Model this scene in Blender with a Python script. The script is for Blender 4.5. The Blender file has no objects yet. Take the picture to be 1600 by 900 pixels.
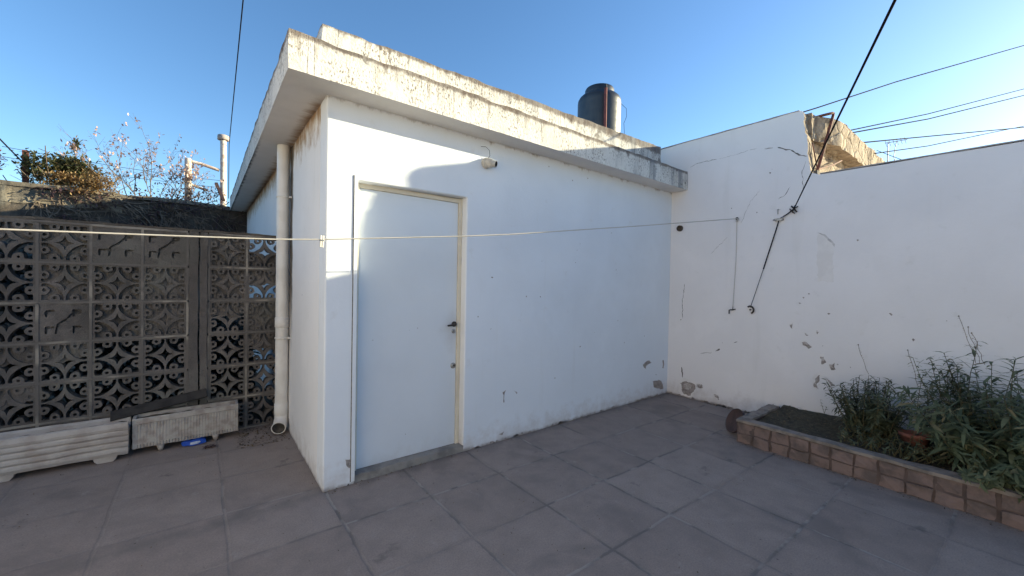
import bpy, math, random
from mathutils import Vector, Matrix, noise
random.seed(7)
sc = bpy.context.scene
col = sc.collection
R = math.radians

# ------------------------------------------------------------------ materials
class NT:
    def __init__(s, name, rough=0.8):
        s.m = bpy.data.materials.new(name); s.m.use_nodes = True
        s.t = s.m.node_tree; s.n = s.t.nodes; s.l = s.t.links
        s.b = s.n['Principled BSDF']; s.b.inputs['Roughness'].default_value = rough
        s.b.inputs['Specular IOR Level'].default_value = 0.3
    def link(s, a, b): s.l.new(a, b)
    def pos(s): return s.n.new('ShaderNodeNewGeometry').outputs['Position']
    def island(s): return s.n.new('ShaderNodeNewGeometry').outputs['Random Per Island']
    def mapv(s, v, scale=(1, 1, 1), loc=(0, 0, 0), rot=(0, 0, 0)):
        k = s.n.new('ShaderNodeMapping'); s.link(v, k.inputs[0])
        k.inputs['Scale'].default_value = scale; k.inputs['Location'].default_value = loc; k.inputs['Rotation'].default_value = rot
        return k.outputs[0]
    def noise(s, v, scale, detail=4, rough=0.55, dist=0.0):
        k = s.n.new('ShaderNodeTexNoise'); s.link(v, k.inputs['Vector'])
        k.inputs['Scale'].default_value = scale; k.inputs['Detail'].default_value = detail
        k.inputs['Roughness'].default_value = rough; k.inputs['Distortion'].default_value = dist
        return k.outputs['Fac']
    def vor(s, v, scale, feature='F1', out='Distance'):
        k = s.n.new('ShaderNodeTexVoronoi'); k.feature = feature; s.link(v, k.inputs['Vector'])
        k.inputs['Scale'].default_value = scale
        return k.outputs[out]
    def white(s, v):
        k = s.n.new('ShaderNodeTexWhiteNoise'); s.link(v, k.inputs['Vector']); return k.outputs['Value']
    def sep(s, v):
        k = s.n.new('ShaderNodeSeparateXYZ'); s.link(v, k.inputs[0]); return k.outputs
    def comb(s, x, y, z=0.0):
        k = s.n.new('ShaderNodeCombineXYZ')
        for i, a in enumerate((x, y, z)): s.put(a, k.inputs[i])
        return k.outputs[0]
    def put(s, a, inp):
        if isinstance(a, (int, float, tuple)): inp.default_value = a
        else: s.link(a, inp)
    def math(s, op, a, b=0.0, c=0.0, clamp=False):
        k = s.n.new('ShaderNodeMath'); k.operation = op; k.use_clamp = clamp
        s.put(a, k.inputs[0]); s.put(b, k.inputs[1]); s.put(c, k.inputs[2])
        return k.outputs[0]
    def step(s, a, lo, hi, t0=0.0, t1=1.0):
        k = s.n.new('ShaderNodeMapRange'); k.interpolation_type = 'SMOOTHSTEP'
        s.put(a, k.inputs[0]); k.inputs[1].default_value = lo; k.inputs[2].default_value = hi
        k.inputs[3].default_value = t0; k.inputs[4].default_value = t1
        return k.outputs[0]
    def mix(s, f, a, b, mode='MIX'):
        k = s.n.new('ShaderNodeMix'); k.data_type = 'RGBA'; k.blend_type = mode
        s.put(f, k.inputs[0])
        for v, i in ((a, 6), (b, 7)):
            if isinstance(v, tuple): v = (*v, 1) if len(v) == 3 else v
            s.put(v, k.inputs[i])
        return k.outputs[2]
    def bump(s, h, strength=0.3, dist=0.01):
        k = s.n.new('ShaderNodeBump'); k.inputs['Strength'].default_value = strength
        k.inputs['Distance'].default_value = dist; s.link(h, k.inputs['Height'])
        s.link(k.outputs[0], s.b.inputs['Normal'])
    def color(s, c): s.put((*c, 1) if isinstance(c, tuple) and len(c) == 3 else c, s.b.inputs['Base Color'])

def simple(name, c, c2=None, scale=20, rough=0.7, metal=0.0, bump=0.15, bd=0.003, thr=(0.4, 0.65)):
    t = NT(name, rough); p = t.pos()
    n = t.noise(p, scale, 5)
    t.color(t.mix(t.step(n, *thr), c, c2 or tuple(x * 0.75 for x in c)))
    t.b.inputs['Metallic'].default_value = metal
    if bump: t.bump(t.noise(p, scale * 2.5, 4), bump, bd)
    return t.m

def m_plaster(name, base=(0.755, 0.785, 0.83), side=False, dirt=True, soff=True):
    t = NT(name, 0.85); p = t.pos(); x, y, z = t.sep(p)
    c = t.mix(t.step(t.noise(p, 1.3, 5), 0.3, 0.75), base, tuple(k * 0.92 for k in base))
    c = t.mix(t.math('MULTIPLY', t.step(t.noise(p, 7, 6, 0.65), 0.58, 0.78), 0.45), c, (0.62, 0.60, 0.58))
    c = t.mix(t.math('MULTIPLY', t.step(t.noise(p, 0.8, 6, 0.6, 0.5), 0.50, 0.58), 0.55), c, tuple(k * 0.945 for k in base))
    # faint vertical runs
    st = t.noise(t.mapv(p, (9, 9, 0.6)), 1.0, 4, 0.6)
    c = t.mix(t.math('MULTIPLY', t.step(st, 0.58, 0.78), 0.18), c, (0.60, 0.585, 0.56))
    # pinpoint chips
    ch = t.vor(t.mapv(p, (1, 1, 1)), 5.5)
    big = t.noise(p, 2.1, 2)
    c = t.mix(t.math('MULTIPLY', t.step(ch, 0.05, 0.03), t.step(big, 0.52, 0.6)), c, (0.36, 0.34, 0.33))
    if dirt:  # splashed soil and damp just over the paving
        n = t.noise(p, 9, 5, 0.65)
        h = t.math('ADD', z, t.math('MULTIPLY', t.math('SUBTRACT', n, 0.5), 0.55))
        c = t.mix(t.step(h, 0.22, -0.05, 0.0, 0.55), c, (0.50, 0.45, 0.42))
        c = t.mix(t.step(t.math('ADD', z, t.math('MULTIPLY', n, 0.08)), 0.075, 0.03, 0, 0.9), c, (0.22, 0.19, 0.17))
    if side:  # rusty seep under the slab
        n = t.noise(t.mapv(p, (1, 4, 2.2)), 2.6, 6, 0.68)
        h = t.math('ADD', z, t.math('MULTIPLY', t.math('SUBTRACT', n, 0.5), 0.85))
        c = t.mix(t.step(h, 2.50, 2.80, 0.0, 0.95), c, (0.33, 0.20, 0.10))
        # damp green-grey strip where the downpipe touches
        d = t.math('ABSOLUTE', t.math('SUBTRACT', y, 1.345))
        c = t.mix(t.math('MULTIPLY', t.step(t.math('ADD', d, t.math('MULTIPLY', t.noise(p, 6, 5), 0.12)), 0.16, 0.08), t.step(z, 0.6, 1.5)), c, (0.10, 0.085, 0.07))
    elif soff:  # thin line of mould along the soffit
        n = t.noise(t.mapv(p, (3, 3, 1)), 3, 6, 0.7)
        h = t.math('ADD', z, t.math('MULTIPLY', t.math('SUBTRACT', n, 0.5), 0.22))
        c = t.mix(t.math('MULTIPLY', t.step(h, 2.74, 2.80), t.step(z, 2.765, 2.755)), c, (0.30, 0.26, 0.23))
    t.color(c)
    hgt = t.math('ADD', t.math('MULTIPLY', t.noise(p, 45, 5, 0.6), 0.25), t.noise(p, 3.0, 4))
    t.bump(hgt, 0.35, 0.012)
    return t.m

def m_weathered(name, z0, z1, dark=0.5):
    t = NT(name, 0.9); p = t.pos(); x, y, z = t.sep(p)
    g = t.step(z, z0, z1)
    base = t.mix(t.step(t.noise(p, 3, 5), 0.35, 0.7), (0.72, 0.695, 0.65), (0.63, 0.60, 0.56))
    st = t.noise(t.mapv(p, (13, 13, 1.0)), 1.0, 6, 0.65)
    st2 = t.noise(t.mapv(p, (46, 46, 2.2)), 1.0, 5, 0.65)
    patch = t.step(t.noise(t.mapv(p, (1, 1, 0.5)), 1.7, 4, 0.6), 0.40, 0.62, 0.12, 1.0)
    f1 = t.math('MULTIPLY', t.math('MULTIPLY', t.step(t.math('ADD', st, t.math('MULTIPLY', t.math('SUBTRACT', g, 0.5), 0.16)), 0.54, 0.70), 0.62), patch)
    c = t.mix(f1, base, (0.36, 0.325, 0.295))
    c = t.mix(t.math('MULTIPLY', t.math('MULTIPLY', t.step(t.math('ADD', st2, t.math('MULTIPLY', t.math('SUBTRACT', g, 0.5), 0.12)), 0.56, 0.64), 0.62), patch), c, (0.25, 0.215, 0.19))
    sp = t.noise(t.mapv(p, (1, 1, 0.42)), 85, 4, 0.65); reg = t.noise(p, 4.5, 4)
    c = t.mix(t.math('MULTIPLY', t.step(sp, 0.53, 0.59), t.step(reg, 0.36, 0.58, 0.12, 0.92)), c, (0.17, 0.14, 0.115))
    # black growth creeping down from the upper edge
    n = t.noise(t.mapv(p, (1, 1, 0.6)), 8, 6, 0.7)
    h = t.math('ADD', g, t.math('MULTIPLY', t.math('SUBTRACT', n, 0.5), 1.5))
    c = t.mix(t.step(h, 0.90, 1.20, 0, 0.92), c, (0.13, 0.10, 0.085))
    # blue-grey streaks at the right end
    rn = t.noise(t.mapv(p, (7, 7, 0.9)), 1.0, 5, 0.6)
    # thin grime along the very arris
    c = t.mix(t.step(t.math('ADD', g, t.math('MULTIPLY', t.noise(p, 14, 5), 0.16)), 0.99, 1.06, 0, 0.75), c, (0.115, 0.085, 0.07))
    c = t.mix(t.math('MULTIPLY', t.step(x, 2.6, 3.3), t.step(rn, 0.46, 0.62, 0.05, 0.72)), c, (0.17, 0.175, 0.19))
    # hairline cracks
    wv = t.mapv(p, (1, 1, 0.10))
    cr = t.vor(wv, 1.9, 'DISTANCE_TO_EDGE')
    c = t.mix(t.math('MULTIPLY', t.step(t.math('ADD', cr, t.math('MULTIPLY', t.noise(p, 20, 3), 0.03)), 0.022, 0.016), 0.7), c, (0.12, 0.10, 0.09))
    t.color(c)
    t.bump(t.math('ADD', t.noise(p, 60, 5, 0.65), t.noise(p, 12, 4)), 0.6, 0.008)
    return t.m

def m_paving():
    t = NT('concrete_paving', 0.88); p = t.pos(); x, y, z = t.sep(p)
    wob = t.math('MULTIPLY', t.math('SUBTRACT', t.noise(p, 2.5, 3), 0.5), 0.035)
    u = t.math('DIVIDE', t.math('ADD', t.math('SUBTRACT', x, 1.165), wob), 0.572)
    v = t.math('DIVIDE', t.math('ADD', t.math('ADD', t.math('ADD', y, 0.465), t.math('MULTIPLY', x, 0.028)), wob), 0.545)
    fu = t.math('MULTIPLY', t.math('ABSOLUTE', t.math('SUBTRACT', t.math('FRACT', t.math('ADD', u, 0.5)), 0.5)), 0.572)
    fv = t.math('MULTIPLY', t.math('ABSOLUTE', t.math('SUBTRACT', t.math('FRACT', t.math('ADD', v, 0.5)), 0.5)), 0.545)
    cell = t.comb(t.math('FLOOR', u), t.math('FLOOR', v))
    tone = t.white(cell)
    base = t.mix(tone, (0.285, 0.232, 0.205), (0.340, 0.280, 0.248))
    base = t.mix(t.step(t.noise(p, 5, 6, 0.65), 0.3, 0.75), base, t.mix(tone, (0.225, 0.184, 0.165), (0.275, 0.228, 0.204)))
    grain = t.noise(p, 110, 4, 0.75)
    base = t.mix(t.step(grain, 0.38, 0.66, 0, 0.42), base, (0.14, 0.125, 0.12))
    agg = t.vor(p, 95)
    base = t.mix(t.math('MULTIPLY', t.step(agg, 0.22, 0.1), 0.25), base, (0.30, 0.28, 0.265))
    bl = t.noise(p, 1.7, 5, 0.6, 0.6)
    base = t.mix(t.math('MULTIPLY', t.step(bl, 0.53, 0.70), 0.50), base, (0.155, 0.132, 0.125))
    # darker foot along the shed wall
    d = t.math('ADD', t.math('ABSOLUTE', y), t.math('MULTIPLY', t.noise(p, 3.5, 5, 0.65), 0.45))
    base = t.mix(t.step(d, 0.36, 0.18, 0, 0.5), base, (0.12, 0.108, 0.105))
    sp2 = t.noise(p, 6.5, 6, 0.7, 0.4)
    base = t.mix(t.step(sp2, 0.60, 0.72, 0, 0.45), base, (0.34, 0.305, 0.28))
    dk = t.noise(t.mapv(p, (1, 1, 1), (3.7, 1.3, 0)), 3.3, 5, 0.65)
    base = t.mix(t.step(dk, 0.63, 0.74, 0, 0.6), base, (0.095, 0.082, 0.08))
    fl = t.vor(p, 6.3)
    base = t.mix(t.step(fl, 0.045, 0.025, 0, 0.75), base, (0.075, 0.065, 0.062))
    jn = t.noise(p, 4.0, 4)
    e = t.math('MINIMUM', fu, fv)
    e2 = t.math('ADD', e, t.math('MULTIPLY', t.math('SUBTRACT', t.noise(p, 30, 4), 0.5), 0.016))
    fade = t.math('MULTIPLY', t.step(t.noise(p, 1.6, 3), 0.36, 0.58, 0.10, 0.85), t.step(x, -0.9, 0.1, 0.25, 1.0))
    jc = t.mix(t.step(jn, 0.46, 0.58), (0.135, 0.12, 0.114), (0.31, 0.28, 0.255))
    jm = t.math('MULTIPLY', t.step(e2, 0.0115, 0.006), fade)
    c = t.mix(jm, base, jc)
    c = t.mix(t.math('MULTIPLY', t.step(e2, 0.035, 0.012), 0.12), c, (0.14, 0.125, 0.12))
    t.color(c)
    h = t.math('ADD', t.math('MULTIPLY', t.step(e2, 0.003, 0.012), 1.2), t.math('ADD', t.math('MULTIPLY', grain, 0.25), t.math('MULTIPLY', t.noise(p, 9, 4), 0.8)))
    t.bump(h, 0.35, 0.005)
    return t.m

def m_blockwork(name, a=(0.185, 0.165, 0.155), b=(0.10, 0.09, 0.085), up=False):
    t = NT(name, 0.95); p = t.pos()
    c = t.mix(t.step(t.noise(p, 4.5, 6, 0.7), 0.32, 0.7), a, b)
    c = t.mix(t.math('MULTIPLY', t.step(t.noise(p, 1.4, 4), 0.5, 0.68), 0.7), c, (0.19, 0.185, 0.165))
    c = t.mix(t.step(t.noise(p, 38, 5, 0.7), 0.52, 0.72, 0, 0.55), c, (0.05, 0.046, 0.044))
    cv = t.white(t.vor(p, 3.1, 'F1', 'Color'))
    c = t.mix(t.math('MULTIPLY', cv, 0.50), c, (0.075, 0.066, 0.06))
    c = t.mix(t.step(t.noise(t.mapv(p, (6, 6, 0.8)), 1.0, 5, 0.65), 0.56, 0.70, 0, 0.6), c, (0.045, 0.04, 0.037))
    t.color(c)
    t.bump(t.math('ADD', t.noise(p, 90, 4, 0.7), t.noise(p, 18, 5)), 0.8, 0.006)
    return t.m

def m_stone():
    t = NT('rubble_stone', 0.95); p = t.pos()
    q = t.mapv(p, (1, 1, 1.25))
    k = t.n.new('ShaderNodeVectorMath'); k.operation = 'ADD'
    nn = t.n.new('ShaderNodeTexNoise'); nn.inputs['Scale'].default_value = 3.0; t.link(p, nn.inputs['Vector'])
    sc_ = t.n.new('ShaderNodeVectorMath'); sc_.operation = 'SCALE'; sc_.inputs['Scale'].default_value = 0.3
    t.link(nn.outputs['Color'], sc_.inputs[0]); t.link(q, k.inputs[0]); t.link(sc_.outputs[0], k.inputs[1])
    e = t.vor(k.outputs[0], 3.6, 'DISTANCE_TO_EDGE')
    cid = t.vor(k.outputs[0], 3.6, 'F1', 'Color')
    w = t.white(cid)
    c = t.mix(w, (0.37, 0.285, 0.21), (0.25, 0.185, 0.135))
    c = t.mix(t.step(t.noise(p, 14, 6, 0.7), 0.4, 0.7), c, (0.43, 0.35, 0.27))
    c = t.mix(t.step(t.noise(t.mapv(p, (2.2, 2.2, 0.7)), 5, 6, 0.7), 0.50, 0.62, 0, 0.8), c, (0.17, 0.125, 0.095))
    c = t.mix(t.step(e, 0.025, 0.010, 0, 0.45), c, (0.24, 0.18, 0.13))
    t.color(c)
    t.bump(t.math('ADD', t.step(e, 0.0, 0.10), t.noise(p, 16, 6, 0.7)), 0.7, 0.025)
    return t.m

def m_leaf(name, a, b, c=None, rough=0.5, trans=0.25):
    t = NT(name, rough); i = t.island()
    k = t.n.new('ShaderNodeValToRGB'); t.link(i, k.inputs[0])
    k.color_ramp.elements[0].color = (*a, 1); k.color_ramp.elements[1].color = (*b, 1)
    if c:
        e = k.color_ramp.elements.new(0.86); e.color = (*b, 1); k.color_ramp.elements[-1].color = (*c, 1)
    t.color(k.outputs[0])
    # thin leaves let some light through
    tr = t.n.new('ShaderNodeBsdfTranslucent'); t.link(k.outputs[0], tr.inputs[0])
    ms = t.n.new('ShaderNodeMixShader'); ms.inputs[0].default_value = trans
    t.link(t.b.outputs[0], ms.inputs[1]); t.link(tr.outputs[0], ms.inputs[2])
    t.link(ms.outputs[0], t.n['Material Output'].inputs[0])
    return t.m

MT = {}
MT['plaster'] = m_plaster('white_plaster')
MT['plaster_side'] = m_plaster('white_plaster_stained', base=(0.80, 0.785, 0.785), side=True)
MT['plaster_rw'] = m_plaster('white_plaster_aged', base=(0.80, 0.78, 0.785), soff=False)
MT['bare'] = simple('bare_render', (0.34, 0.30, 0.28), (0.22, 0.19, 0.18), 25, 0.95, bump=0.5, bd=0.006)
MT['thinpaint'] = simple('thin_paint', (0.725, 0.70, 0.69), (0.775, 0.75, 0.74), 9, 0.9, bump=0.2, bd=0.004)
MT['crack_and_shadow'] = simple('crack_and_shadow', (0.10, 0.09, 0.085), (0.2, 0.18, 0.17), 30, 0.95, bump=0)
MT['fascia'] = m_weathered('weathered_slab', 2.762, 3.005)
MT['parapet'] = m_weathered('weathered_parapet', 2.95, 3.27)
def m_soffit():
    t = NT('soffit_paint', 0.9); p = t.pos(); x, y, z = t.sep(p)
    c = t.mix(t.step(t.noise(p, 3, 5), 0.4, 0.65), (0.73, 0.70, 0.67), (0.68, 0.65, 0.62))
    d = t.math('ADD', t.math('ABSOLUTE', t.math('ADD', x, 0.01)), t.math('MULTIPLY', t.noise(t.mapv(p, (1, 3.5, 1)), 3.5, 6, 0.7), 0.16))
    c = t.mix(t.math('MULTIPLY', t.step(d, 0.16, 0.05, 0, 0.95), t.step(y, -0.05, 0.25)), c, (0.27, 0.165, 0.09))
    e = t.math('ADD', t.math('ADD', x, 0.268), t.math('MULTIPLY', t.noise(p, 9, 6, 0.7), 0.08))
    c = t.mix(t.math('MULTIPLY', t.step(e, 0.075, 0.04), t.step(y, 1.0, 2.2)), c, (0.10, 0.09, 0.085))
    t.color(c); t.bump(t.noise(p, 8, 4), 0.2, 0.006)
    return t.m
MT['soffit'] = m_soffit()
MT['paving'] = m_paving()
MT['soil'] = simple('soil', (0.06, 0.054, 0.04), (0.095, 0.085, 0.06), 30, 1.0, bump=1.0, bd=0.02)
MT['earth'] = simple('earth', (0.16, 0.13, 0.10), (0.11, 0.10, 0.07), 0.6, 1.0, bump=0.6, bd=0.05)
MT['block'] = m_blockwork('breeze_concrete')
MT['mortar'] = simple('mortar', (0.14, 0.127, 0.118), (0.30, 0.27, 0.235), 2.3, 0.95, bump=0.8, bd=0.006, thr=(0.5, 0.62))
MT['rearwall'] = m_blockwork('dark_wall', (0.15, 0.118, 0.092), (0.062, 0.052, 0.046))  # dark grey-brown, mottled at random
MT['coping'] = m_blockwork('old_coping', (0.36, 0.30, 0.22), (0.20, 0.165, 0.125))
MT['stone'] = m_stone()
MT['pvc'] = simple('white_pvc', (0.76, 0.735, 0.70), (0.68, 0.65, 0.61), 5, 0.45, bump=0.05)
MT['pipein'] = simple('pipe_inside', (0.10, 0.09, 0.085), (0.06, 0.055, 0.05), 20, 0.8, bump=0)
MT['frame'] = simple('bounce_cream_frame', (0.70, 0.64, 0.53), (0.62, 0.56, 0.46), 6, 0.5, bump=0.08)  # cream tone takes in light bounced onto the jamb
MT['threshold'] = simple('threshold_concrete', (0.27, 0.25, 0.23), (0.18, 0.165, 0.155), 9, 0.9, bump=0.6, bd=0.006)
MT['black'] = simple('black_metal', (0.03, 0.028, 0.027), (0.06, 0.05, 0.045), 40, 0.45, 0.3, bump=0.1)
MT['steel'] = simple('dull_steel', (0.42, 0.41, 0.40), (0.25, 0.24, 0.23), 40, 0.4, 0.7, bump=0.1)
MT['rust'] = simple('rust', (0.20, 0.075, 0.055), (0.10, 0.045, 0.035), 22, 0.85, 0.1, bump=0.5)
MT['redpipe'] = simple('red_oxide', (0.22, 0.065, 0.06), (0.13, 0.05, 0.048), 14, 0.75, bump=0.2)
MT['cable'] = simple('cable_black', (0.016, 0.015, 0.02), (0.016, 0.015, 0.02), 3, 0.95, bump=0)
MT['cable'].node_tree.nodes['Principled BSDF'].inputs['Specular IOR Level'].default_value = 0.05
MT['cord'] = simple('pale_cord', (0.50, 0.47, 0.43), (0.44, 0.41, 0.37), 12, 0.9, bump=0)
MT['peg'] = simple('peg_plastic', (0.78, 0.75, 0.68), (0.66, 0.62, 0.55), 40, 0.5, bump=0)
MT['lampbody'] = simple('grey_porcelain', (0.60, 0.57, 0.51), (0.48, 0.45, 0.40), 30, 0.5, bump=0.1)
MT['planter'] = simple('painted_concrete', (0.47, 0.43, 0.40), (0.37, 0.325, 0.295), 8, 0.9, bump=0.6, bd=0.006)
MT['planter2'] = simple('painted_concrete_grey', (0.42, 0.39, 0.365), (0.31, 0.27, 0.245), 14, 0.9, bump=0.6, bd=0.006)
MT['brick'] = simple('pink_brick', (0.195, 0.140, 0.126), (0.115, 0.090, 0.083), 7, 0.92, bump=0.7, bd=0.008)
MT['bedcap'] = simple('bed_cap', (0.25, 0.215, 0.19), (0.15, 0.13, 0.115), 10, 0.92, bump=0.7, bd=0.008)
MT['bedmortar'] = simple('bed_mortar', (0.12, 0.088, 0.08), (0.09, 0.07, 0.065), 12, 0.95, bump=0.5)
MT['clay'] = simple('dark_clay', (0.085, 0.056, 0.053), (0.06, 0.043, 0.042), 14, 0.8, bump=0.2)
MT['terracotta'] = simple('terracotta', (0.26, 0.105, 0.08), (0.19, 0.08, 0.065), 14, 0.8, bump=0.2)
MT['blue'] = simple('blue_film', (0.02, 0.09, 0.48), (0.015, 0.06, 0.36), 18, 0.3, bump=0.4, bd=0.01)
MT['label'] = simple('white_film', (0.55, 0.60, 0.70), (0.35, 0.42, 0.6), 60, 0.35, bump=0)
MT['wood'] = simple('grey_wood', (0.05, 0.045, 0.042), (0.03, 0.027, 0.026), 12, 0.9, bump=0.6)
MT['bark'] = simple('bark', (0.16, 0.115, 0.085), (0.09, 0.065, 0.05), 30, 0.9, bump=0.4)
MT['stemgreen'] = simple('green_stem', (0.08, 0.085, 0.04), (0.12, 0.09, 0.05), 30, 0.8, bump=0)
MT['galv'] = simple('whitewashed_pipe', (0.62, 0.55, 0.50), (0.40, 0.30, 0.25), 12, 0.6, bump=0.2)
MT['leaf_bed'] = m_leaf('bed_leaf', (0.055, 0.07, 0.042), (0.115, 0.135, 0.08), (0.17, 0.15, 0.085))
MT['leaf_big'] = m_leaf('big_leaf', (0.055, 0.078, 0.042), (0.13, 0.16, 0.09), (0.23, 0.19, 0.10))
MT['leaf_green'] = m_leaf('rear_green_leaf', (0.08, 0.095, 0.045), (0.19, 0.18, 0.09), (0.32, 0.22, 0.10), trans=0.4)
MT['leaf_dry'] = m_leaf('dry_brown_leaf', (0.20, 0.11, 0.05), (0.40, 0.28, 0.14))
MT['leaf_pink'] = m_leaf('withered_pink_leaf', (0.40, 0.24, 0.20), (0.60, 0.44, 0.38), (0.28, 0.14, 0.11))
MT['leaf_dark'] = m_leaf('withered_dark_leaf', (0.05, 0.03, 0.04), (0.13, 0.075, 0.07))
MT['leaf_orange'] = m_leaf('orange_leaf', (0.40, 0.11, 0.03), (0.50, 0.22, 0.07))
MT['twig'] = simple('dry_twig', (0.22, 0.17, 0.13), (0.09, 0.07, 0.06), 9, 0.95, bump=0)
MT['litter'] = m_leaf('leaf_litter', (0.05, 0.04, 0.025), (0.16, 0.115, 0.06))

def m_door():
    t = NT('painted_sheet_door', 0.32); p = t.pos(); x, y, z = t.sep(p)
    c = t.mix(t.step(t.noise(p, 1.6, 4), 0.3, 0.75), (0.68, 0.71, 0.75), (0.63, 0.66, 0.70))
    ch = t.vor(p, 9.0); reg = t.noise(p, 2.4, 2)
    c = t.mix(t.math('MULTIPLY', t.step(ch, 0.045, 0.025), t.step(reg, 0.5, 0.6)), c, (0.25, 0.23, 0.22))
    n = t.noise(p, 10, 5, 0.65)
    c = t.mix(t.step(t.math('ADD', z, t.math('MULTIPLY', n, 0.35)), 0.36, 0.14, 0, 0.35), c, (0.45, 0.42, 0.40))
    hd = t.math('ADD', t.math('ADD', t.math('ABSOLUTE', t.math('SUBTRACT', x, 1.06)), t.math('MULTIPLY', t.math('ABSOLUTE', t.math('SUBTRACT', z, 1.07)), 0.6)), t.math('MULTIPLY', n, 0.16))
    c = t.mix(t.step(hd, 0.26, 0.08, 0, 0.4), c, (0.42, 0.40, 0.39))
    t.color(c); t.b.inputs['Specular IOR Level'].default_value = 0.5
    t.bump(t.math('ADD', t.noise(p, 2.2, 3), t.math('MULTIPLY', t.noise(p, 60, 3), 0.02)), 0.35, 0.02)
    return t.m
MT['door'] = m_door()
def m_tank():
    t = NT('black_polyethylene', 0.40); p = t.pos()
    c = t.mix(t.step(t.noise(t.mapv(p, (5, 5, 1.2)), 1.5, 5), 0.42, 0.72), (0.010, 0.010, 0.014), (0.03, 0.028, 0.027))
    t.color(c); t.b.inputs['Specular IOR Level'].default_value = 0.75
    t.bump(t.noise(p, 6, 4), 0.2, 0.02)
    return t.m
MT['tank'] = m_tank()

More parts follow.
